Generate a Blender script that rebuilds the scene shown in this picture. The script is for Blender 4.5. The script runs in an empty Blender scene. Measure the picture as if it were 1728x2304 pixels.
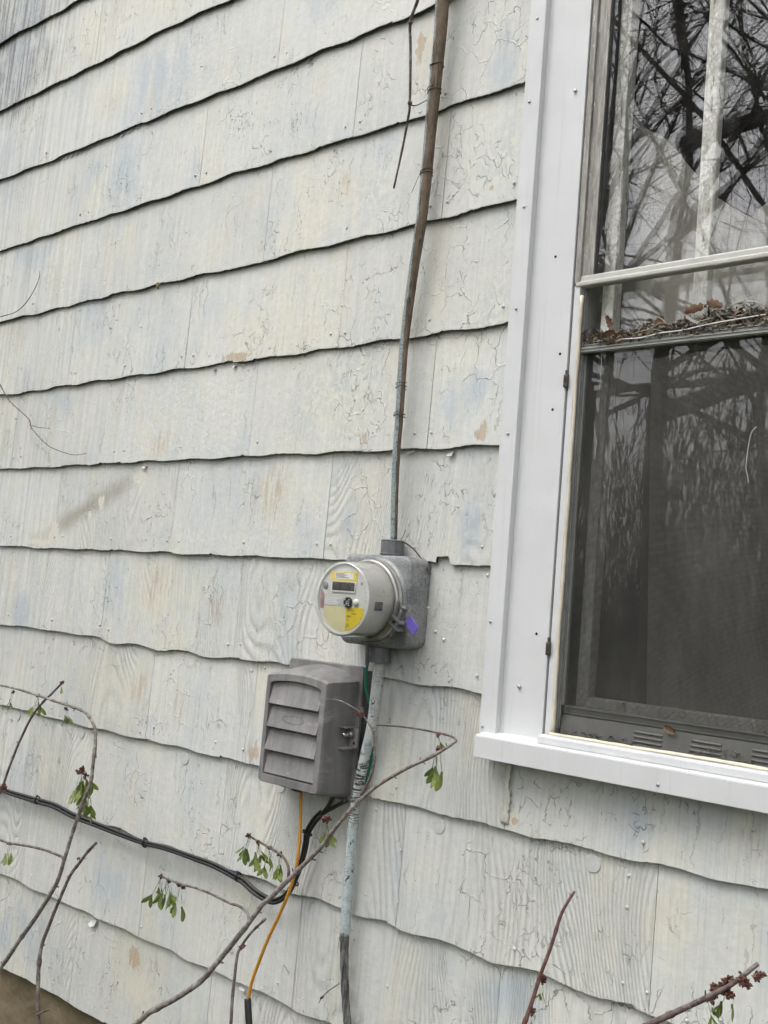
import bpy, bmesh, math, random
from mathutils import Vector, Matrix
random.seed(7)
scene = bpy.context.scene
col = scene.collection
R_ = math.radians

# ---------------------------------------------------------------- camera
cam_data = bpy.data.cameras.new('camera')
cam = bpy.data.objects.new('camera', cam_data); col.objects.link(cam)
cam_data.sensor_fit = 'HORIZONTAL'; cam_data.sensor_width = 36; cam_data.lens = 51.04
cam_data.clip_start = .02; cam_data.clip_end = 500
right = Vector((0.7413171, 0.66781525, 0.06687115))
up = Vector((-0.00353374, -0.09575081, 0.99539906))
fwd = Vector((-0.67114564, 0.73814265, 0.06862182))
m = Matrix((right, up, -fwd)).transposed().to_4x4()
m.translation = Vector((1.71396, -1.88506, 1.27928))
cam.matrix_world = m
scene.camera = cam

# ---------------------------------------------------------------- sky, sun, exposure (overcast)
SUN_EL, SUN_AZ = R_(58), R_(200)          # sun behind the camera, high, behind cloud
world = bpy.data.worlds.new('World'); scene.world = world; world.use_nodes = True
wt = world.node_tree; wt.nodes.clear()
sky = wt.nodes.new('ShaderNodeTexSky'); sky.sky_type = 'NISHITA'; sky.sun_disc = False
sky.sun_elevation = SUN_EL; sky.sun_rotation = SUN_AZ
sky.air_density = 1.0; sky.dust_density = 3.0
hsv = wt.nodes.new('ShaderNodeHueSaturation'); hsv.inputs['Saturation'].default_value = .12
bg = wt.nodes.new('ShaderNodeBackground'); bg.inputs['Strength'].default_value = .14
wo = wt.nodes.new('ShaderNodeOutputWorld')
wt.links.new(sky.outputs[0], hsv.inputs['Color']); wt.links.new(hsv.outputs[0], bg.inputs['Color']); wt.links.new(bg.outputs[0], wo.inputs['Surface'])
sd = bpy.data.lights.new('sun', 'SUN'); sd.energy = 1.3; sd.angle = R_(48); sd.color = (1, .985, .96)
sun = bpy.data.objects.new('sun', sd); col.objects.link(sun)
sdir = Vector((math.sin(SUN_AZ)*math.cos(SUN_EL), math.cos(SUN_AZ)*math.cos(SUN_EL), math.sin(SUN_EL)))
sun.rotation_euler = sdir.to_track_quat('Z', 'Y').to_euler(); sun.location = sdir*20
vs = scene.view_settings
vs.view_transform = 'Standard'; vs.look = 'None'; vs.exposure = 0.95; vs.gamma = 1; vs.use_curve_mapping = False
scene.render.engine = 'CYCLES'

# ---------------------------------------------------------------- measured positions on the wall (metres: X along wall, Z up)
E = .267
cy = scene.cycles
cy.max_bounces = 4; cy.diffuse_bounces = 2; cy.glossy_bounces = 3; cy.transmission_bounces = 4; cy.transparent_max_bounces = 10
cy.caustics_reflective = False; cy.caustics_refractive = False
cy.use_adaptive_sampling = True; cy.adaptive_threshold = .06; cy.adaptive_min_samples = 16
EDGES = {0: [(-2.1016, 3.2107), (-2.0291, 3.2149), (-1.946, 3.2151), (-1.864, 3.2088), (-1.8077, 3.21), (-1.719, 3.2067), (-1.6648, 3.2034), (-1.613, 3.209), (-1.5718, 3.2105)], 1: [(-2.0527, 2.9396), (-1.9803, 2.939), (-1.8985, 2.9411), (-1.7956, 2.9376), (-1.7299, 2.9414), (-1.6441, 2.9422), (-1.5703, 2.9386), (-1.4898, 2.9437), (-1.4105, 2.9415), (-1.3527, 2.9409), (-1.2878, 2.9468), (-1.2141, 2.9435), (-1.1605, 2.944), (-1.1002, 2.9502), (-1.0404, 2.9491), (-0.9651, 2.9449), (-0.9168, 2.9476), (-0.8693, 2.948), (-0.8066, 2.9434), (-0.738, 2.9379)], 2: [(-2.0039, 2.6694), (-1.9084, 2.665), (-1.8061, 2.6695), (-1.7167, 2.6646), (-1.6517, 2.6622), (-1.5791, 2.6684), (-1.4867, 2.6649), (-1.4176, 2.6661), (-1.3598, 2.6679), (-1.2841, 2.6657), (-1.2114, 2.6703), (-1.1491, 2.6714), (-1.1046, 2.6659), (-1.0365, 2.6676), (-0.9704, 2.6709), (-0.8972, 2.6677), (-0.8419, 2.6662), (-0.7732, 2.6694), (-0.7132, 2.6669), (-0.6619, 2.6644), (-0.6052, 2.667), (-0.5499, 2.669), (-0.5325, 2.6689), (-0.4953, 2.668), (-0.4453, 2.6652), (-0.3876, 2.6685), (-0.3314, 2.6728), (-0.2759, 2.6691), (-0.2337, 2.6664), (-0.1757, 2.6709), (-0.119, 2.6718), (-0.0633, 2.6666), (-0.0148, 2.6662), (0.027, 2.6697), (0.0629, 2.6727)], 3: [(-1.9541, 2.3934), (-1.8497, 2.397), (-1.77, 2.3934), (-1.6941, 2.3996), (-1.6082, 2.3966), (-1.5258, 2.3995), (-1.4656, 2.4019), (-1.4062, 2.4008), (-1.3386, 2.3997), (-1.2642, 2.4036), (-1.1907, 2.3996), (-1.1202, 2.4023), (-1.0603, 2.4055), (-0.9924, 2.4011), (-0.9272, 2.4037), (-0.8719, 2.4078), (-0.809, 2.4035), (-0.7408, 2.4034), (-0.6681, 2.41), (-0.6035, 2.4059), (-0.5476, 2.4034), (-0.5166, 2.4027), (-0.457, 2.4068), (-0.3853, 2.4023), (-0.3412, 2.4023), (-0.2983, 2.405), (-0.2442, 2.4066), (-0.1969, 2.4043), (-0.1506, 2.402), (-0.1003, 2.4041), (-0.051, 2.4048), (-0.0028, 2.4033), (0.0495, 2.4019), (0.0901, 2.4027), (0.1197, 2.4072), (0.1685, 2.4086), (0.2163, 2.4059), (0.2628, 2.4053), (0.299, 2.4071), (0.3347, 2.4063)], 4: [(-1.9063, 2.1285), (-1.8368, 2.1288), (-1.7472, 2.1317), (-1.6588, 2.1252), (-1.5856, 2.1312), (-1.534, 2.1327), (-1.4624, 2.1283), (-1.4038, 2.133), (-1.3364, 2.1342), (-1.2699, 2.1299), (-1.2066, 2.1359), (-1.153, 2.1367), (-1.0996, 2.1315), (-1.0397, 2.1327), (-0.9735, 2.1377), (-0.9242, 2.1348), (-0.8679, 2.1319), (-0.8135, 2.1339), (-0.7605, 2.1369), (-0.6929, 2.1308), (-0.6422, 2.13), (-0.5927, 2.131), (-0.4901, 2.1308), (-0.473, 2.13), (-0.4339, 2.133), (-0.3576, 2.1378), (-0.3014, 2.134), (-0.2528, 2.1317), (-0.2059, 2.1347), (-0.1598, 2.1364), (-0.1204, 2.1381), (-0.0702, 2.1337), (-0.0271, 2.1344), (0.0304, 2.1389), (0.0714, 2.1396), (0.1118, 2.1371), (0.1512, 2.1358), (0.1895, 2.1384), (0.2363, 2.142), (0.2822, 2.142), (0.3291, 2.1423)], 5: [(-1.8586, 1.864), (-1.7889, 1.858), (-1.7216, 1.8562), (-1.668, 1.8621), (-1.5509, 1.8582), (-1.5006, 1.8645), (-1.4302, 1.8636), (-1.3708, 1.8591), (-1.3234, 1.863), (-1.2677, 1.8672), (-1.2026, 1.8621), (-1.1399, 1.8618), (-1.088, 1.8664), (-1.028, 1.8656), (-0.9773, 1.8614), (-0.9283, 1.8623), (-0.8729, 1.8675), (-0.8257, 1.8664), (-0.7714, 1.8617), (-0.7117, 1.8632), (-0.6538, 1.8675), (-0.5966, 1.8647), (-0.5339, 1.8613), (-0.4737, 1.8648), (-0.457, 1.8655), (-0.4176, 1.864), (-0.3599, 1.8608), (-0.3103, 1.8626), (-0.2622, 1.8674), (-0.1969, 1.8643), (-0.1395, 1.8628), (-0.0951, 1.8666), (-0.0516, 1.8694), (0.0125, 1.8655), (0.0541, 1.8632), (0.0944, 1.8648), (0.1338, 1.8683), (0.1773, 1.8693), (0.2249, 1.8648), (0.2708, 1.8664), (0.3235, 1.8696)], 6: [(-1.8106, 1.5981), (-1.7429, 1.5983), (-1.6654, 1.5953), (-1.5911, 1.5986), (-1.5078, 1.5971), (-1.4468, 1.5951), (-1.3884, 1.6007), (-1.3304, 1.6008), (-1.2545, 1.5967), (-1.182, 1.6016), (-1.1107, 1.6002), (-1.0328, 1.5976), (-0.9583, 1.603), (-0.8689, 1.5981), (-0.7989, 1.5999), (-0.7309, 1.6013), (-0.657, 1.5972), (-0.5863, 1.6007), (-0.5177, 1.6022), (-0.4441, 1.5994), (-0.4276, 1.6011), (-0.3892, 1.6034), (-0.3449, 1.6028), (-0.3014, 1.6006), (-0.2408, 1.5978), (-0.2, 1.6014), (-0.1541, 1.6032), (-0.0978, 1.6001), (-0.0483, 1.5972), (0.0046, 1.5994), (0.0511, 1.6016), (0.1117, 1.5995), (0.1607, 1.5977), (0.1988, 1.5994), (0.2405, 1.6034), (0.2771, 1.6031), (0.3176, 1.5994)], 7: [(-1.7624, 1.3313), (-1.6741, 1.3335), (-1.5988, 1.3337), (-1.5247, 1.329), (-1.444, 1.3327), (-1.3748, 1.3329), (-1.3072, 1.331), (-1.2328, 1.334), (-1.1779, 1.3329), (-1.1068, 1.3334), (-1.0381, 1.3367), (-0.9705, 1.3337), (-0.9211, 1.3326), (-0.8657, 1.3376), (-0.7992, 1.3371), (-0.7949, 1.3339), (-0.7416, 1.3322), (-0.6755, 1.336), (-0.6108, 1.3361), (-0.5478, 1.3344), (-0.5004, 1.3368), (-0.441, 1.3394), (-0.3982, 1.3364), (-0.3601, 1.3368), (-0.3165, 1.3365), (-0.268, 1.3389), (-0.2145, 1.3385), (-0.1678, 1.3359), (-0.117, 1.3364), (0.1088, 1.3402), (0.1659, 1.3407), (0.1673, 1.3527), (0.2018, 1.3549), (0.2089, 1.3371), (0.2428, 1.3376), (0.2792, 1.3371), (0.3113, 1.3386)], 8: [(-1.7144, 1.0654), (-1.6487, 1.0663), (-1.5852, 1.071), (-1.512, 1.071), (-1.4403, 1.0678), (-1.3715, 1.071), (-1.3038, 1.0695), (-1.2564, 1.068), (-1.1923, 1.0706), (-1.1565, 1.0724), (-1.1081, 1.0698), (-1.1031, 1.0657), (-1.0752, 1.0601), (-1.0237, 1.0595), (-0.9741, 1.0657), (-0.9251, 1.0679), (-0.876, 1.0626), (-0.8358, 1.0576), (-0.7972, 1.0601), (-0.7523, 1.0664), (-0.7076, 1.068), (-0.6704, 1.0645), (-0.6336, 1.0589), (-0.5911, 1.0593), (-0.5498, 1.0631), (-0.4994, 1.0691), (-0.4952, 1.0677), (-0.469, 1.0667), (-0.4101, 1.0667), (-0.3687, 1.0706), (-0.3313, 1.0721), (-0.2909, 1.0686), (0.0363, 1.0731), (0.0822, 1.0712), (0.1223, 1.0673), (0.1612, 1.0671), (0.2036, 1.0707), (0.2407, 1.0723), (0.2728, 1.0701), (0.3079, 1.0664)], 9: [(-1.6672, 0.8039), (-1.6024, 0.8047), (-1.5283, 0.8036), (-1.4569, 0.8067), (-1.3958, 0.8003), (-1.318, 0.8015), (-1.2427, 0.8032), (-1.1869, 0.7996), (-1.1328, 0.7994), (-1.072, 0.8042), (-1.0119, 0.8037), (-0.9611, 0.8003), (-0.904, 0.8021), (-0.8447, 0.8059), (-0.8013, 0.8028), (-0.7555, 0.8035), (-0.7109, 0.8069), (-0.6666, 0.8058), (-0.6086, 0.802), (-0.5597, 0.8029), (-0.5054, 0.8068), (-0.4586, 0.8068), (-0.4092, 0.8039), (-0.4057, 0.8066), (-0.3666, 0.8053), (0.0056, 0.7987), (0.0421, 0.7958), (0.0923, 0.7992), (0.1462, 0.8017), (0.1942, 0.7997), (0.2363, 0.7969), (0.286, 0.7992), (0.33, 0.8024), (0.3634, 0.7996), (0.3973, 0.7985), (0.4672, 0.7957), (0.5144, 0.8003), (0.5529, 0.8017), (0.5868, 0.8007), (0.6384, 0.7974), (0.7036, 0.799), (0.7291, 0.8029), (0.7725, 0.8049), (0.8214, 0.8009), (0.8562, 0.8), (0.9021, 0.8032), (0.9492, 0.8056)], 10: [(-1.6192, 0.5378), (-1.5139, 0.5416), (-1.4109, 0.5352), (-1.3429, 0.5408), (-1.2189, 0.5367), (-1.1026, 0.5437), (-1.0663, 0.5351), (-1.0062, 0.5347), (-0.9403, 0.5414), (-0.8823, 0.5333), (-0.8334, 0.5247), (-0.7725, 0.5334), (-0.7203, 0.5387), (-0.6757, 0.5369), (-0.5398, 0.5287), (-0.3876, 0.5315), (-0.3638, 0.534), (-0.3512, 0.5347), (-0.3077, 0.5344), (-0.2645, 0.5282), (-0.2195, 0.5248), (-0.182, 0.5285), (-0.137, 0.5345), (-0.0922, 0.5317), (-0.0484, 0.529), (-0.0107, 0.5251), (0.0307, 0.528), (0.0923, 0.5368), (0.0956, 0.5333), (0.1261, 0.5284), (0.1697, 0.5271), (0.2346, 0.5352), (0.2755, 0.5355), (0.3157, 0.5326), (0.3594, 0.5275), (0.3838, 0.5252), (0.4691, 0.538), (0.5007, 0.5388), (0.559, 0.5315), (0.6185, 0.5286), (0.6683, 0.5342), (0.7039, 0.5388), (0.7065, 0.5357), (0.7238, 0.5313), (0.7574, 0.5312), (0.787, 0.5304)], 11: [(-1.5711, 0.2714), (-1.5086, 0.2749), (-1.447, 0.2759), (-1.3852, 0.2669), (-1.3267, 0.2689), (-1.2792, 0.2715), (-1.2132, 0.2699), (-1.1401, 0.2689), (-1.0699, 0.273), (-1.0172, 0.2671), (-0.9583, 0.2678), (-0.8853, 0.2724), (-0.8251, 0.2684), (-0.7668, 0.267), (-0.7143, 0.2697), (-0.6554, 0.2702), (-0.6041, 0.2625), (-0.5553, 0.2652), (-0.5076, 0.2679), (-0.4674, 0.2687), (-0.4144, 0.2651), (-0.376, 0.266), (-0.332, 0.2666), (-0.2952, 0.2685), (-0.2599, 0.2666), (-0.2299, 0.2649), (-0.2003, 0.2622), (-0.1711, 0.2594), (-0.1315, 0.2608), (-0.0768, 0.2675), (-0.0606, 0.2687)], 12: [(-1.4998, -0.0081), (-1.4182, -0.0057), (-1.3591, -0.0016), (-1.2906, -0.0043), (-1.2158, 0.0003), (-1.1244, -0.0007), (-1.0883, -0.0042), (-1.0447, -0.0037), (-0.9935, -0.0021), (-0.9349, -0.0024)]}
NAILS = [(-0.8267, 1.3695), (-0.7727, 1.3688), (-1.1076, 1.3686), (-1.3763, 1.3727), (-1.425, 1.3691), (-1.6999, 1.3679), (-0.4944, 1.3722), (-1.0809, 1.0982), (-1.128, 1.1082), (-1.3966, 1.1044), (-1.6659, 1.1022), (-0.5269, 1.1007), (-0.4768, 1.1049), (-0.3841, 1.0523), (-0.433, 1.0397), (-0.8804, 0.8228), (-0.8209, 0.844), (-0.5458, 0.8419), (-0.4341, 0.8389), (-0.5419, 0.7991), (-0.4697, 0.7889), (-0.2182, 1.3754), (-0.1705, 1.3745), (0.1009, 1.3752), (0.2917, 1.38), (0.3052, 1.3195), (0.1468, 1.239), (0.1741, 1.1884), (0.1237, 1.1075), (0.2993, 1.1042), (0.2001, 1.1722), (0.1013, 1.9019), (0.3092, 1.907), (0.0785, 1.6374), (0.1283, 1.6371), (-0.1715, 1.9003), (-0.2224, 1.9029), (-0.4693, 2.7045), (-0.5199, 2.7088), (-0.2218, 2.4388), (-0.1713, 2.4396), (0.1045, 2.4411), (0.1309, 2.1756), (0.0812, 2.1745), (0.3183, 2.1818), (-0.5037, 2.4389), (-0.1918, 2.1699), (0.1128, 0.697), (0.0208, 0.5792), (0.1188, 0.5842), (0.1008, 0.3976), (-0.2451, 0.3067), (0.0919, 0.8323), (-0.4701, 0.7914), (0.0289, 0.771), (0.7084, 0.8366), (0.9172, 0.9006), (0.6775, 0.7672), (0.6791, 0.7093), (0.6819, 0.5724), (0.7319, 0.5695), (0.4346, 0.5683), (0.8122, 0.5437), (-0.4833, 0.5663), (-0.8019, 0.2982), (-1.3824, 0.3084), (-1.1294, 1.6375), (-1.0769, 1.6372), (-0.8, 1.6381), (-0.4696, 1.6392), (-1.6834, 1.6366), (-1.7327, 1.6353), (-1.3822, 1.9012), (-1.1103, 1.9006), (-0.8304, 1.9027), (-0.7762, 1.9001), (-1.6907, 2.1673), (-1.0841, 2.7048), (-1.1359, 2.7029), (-0.7826, 2.4366), (-0.8329, 2.4397), (-1.6955, 2.7002), (-1.3919, 2.4343), (-1.441, 2.4351)]
DISCS = [(-1.5663, 0.7811), (-1.1895, 0.7753), (-0.6798, 0.7779), (-0.2938, 0.7704), (0.2144, 0.7703), (0.5997, 0.7728)]
BARE = [(0.2751, 1.6296, 0.0204, 0.0239), (-0.0776, 1.6316, 0.0077, 0.0154), (0.0095, 2.5797, 0.0151, 0.0404), (-0.8281, 0.2058, 0.0257, 0.0325), (-0.5982, 1.8787, 0.0675, 0.0131), (-0.3934, 0.8345, 0.0189, 0.0288), (0.2563, 2.183, 0.0056, 0.0054), (-0.8099, 2.1664, 0.011, 0.011), (-0.3622, 0.9978, 0.0087, 0.0248), (0.4167, 0.819, 0.0074, 0.006)]
RUST = [(-0.9147, 0.9355, 0.0479, 0.0701), (-0.7201, 0.9347, 0.0551, 0.0761), (-0.8669, 1.2293, 0.0552, 0.104), (-0.8963, 1.6539, 0.0564, 0.0441), (-0.5924, 1.1852, 0.0488, 0.0532), (-0.2319, 2.2814, 0.0423, 0.053), (-0.4044, 1.5082, 0.0773, 0.1086)]
PEEL = [(-1.4321, 1.3824, 0.0318, 0.0402), (-0.8099, 0.1323, 0.0638, 0.0494), (-0.9894, 1.5583, 0.0351, 0.0308), (-1.6619, 1.2332, 0.0259, 0.0188), (-1.5181, 1.351, 0.0924, 0.0098), (-1.1826, 1.4847, 0.0199, 0.0195), (-1.2349, 1.4382, 0.0092, 0.0155), (0.4041, 0.82, 0.0165, 0.0199), (0.0039, 1.8146, 0.0116, 0.0137)]
BLUE = [(-1.0777, 2.7837, 0.178, 0.1101), (-1.2638, 2.5273, 0.1812, 0.1235), (-1.6212, 1.1245, 0.0849, 0.06), (0.1925, 1.6784, 0.0524, 0.068), (0.258, 1.7338, 0.0322, 0.0261), (-1.4285, 0.111, 0.1452, 0.0928), (0.7044, 0.8772, 0.0753, 0.0486), (0.4377, 0.4672, 0.0719, 0.0542), (0.2666, 2.4794, 0.0374, 0.0709), (0.26, 1.4107, 0.0364, 0.0436), (-0.9821, 0.372, 0.0975, 0.0682), (-1.462, 1.8132, 0.0811, 0.0389), (-1.0576, 1.2344, 0.0769, 0.0787), (-0.0831, 1.4451, 0.0603, 0.0519), (-1.995, 3.1571, 0.1888, 0.1668), (-1.7484, 2.332, 0.1024, 0.0667)]
CREAM = [(-1.3152, 2.8143, 0.1173, 0.0867), (-1.4679, 3.0613, 0.2293, 0.1209), (-0.3065, 2.2436, 0.1628, 0.1345), (-0.371, 1.9651, 0.2119, 0.1472), (-0.536, 1.939, 0.1384, 0.1017), (-0.1647, 1.7116, 0.1325, 0.0624), (-0.8415, 1.2164, 0.1873, 0.1409), (-1.0666, 0.9429, 0.2219, 0.1255), (-0.3638, 1.4863, 0.0884, 0.1289), (-0.8033, 0.1968, 0.15, 0.1423), (0.7475, 0.7139, 0.0662, 0.0885)]
MILDEW = [(-1.9729, 3.3024, 0.4149, 0.2214), (-1.9514, 3.0441, 0.3224, 0.171), (-0.4021, 2.5014, 0.0593, 0.0794), (-0.2259, 2.2802, 0.0361, 0.0485), (-0.3652, 2.2101, 0.0257, 0.0544), (-0.8831, 2.8692, 0.0658, 0.0319), (-0.6409, 2.5456, 0.0662, 0.0692)]
CURD = [(-0.1857, 1.7504, 0.1926, 0.1259), (-0.1026, 2.2469, 0.0735, 0.0555), (0.268, 1.904, 0.0598, 0.0867), (0.1774, 2.1717, 0.0341, 0.0237), (0.2511, 2.2528, 0.1032, 0.0856)]
SMEAR = [(-1.5205, 1.3655), (-1.2861, 1.4379), (-1.0195, 1.5638)]
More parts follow.
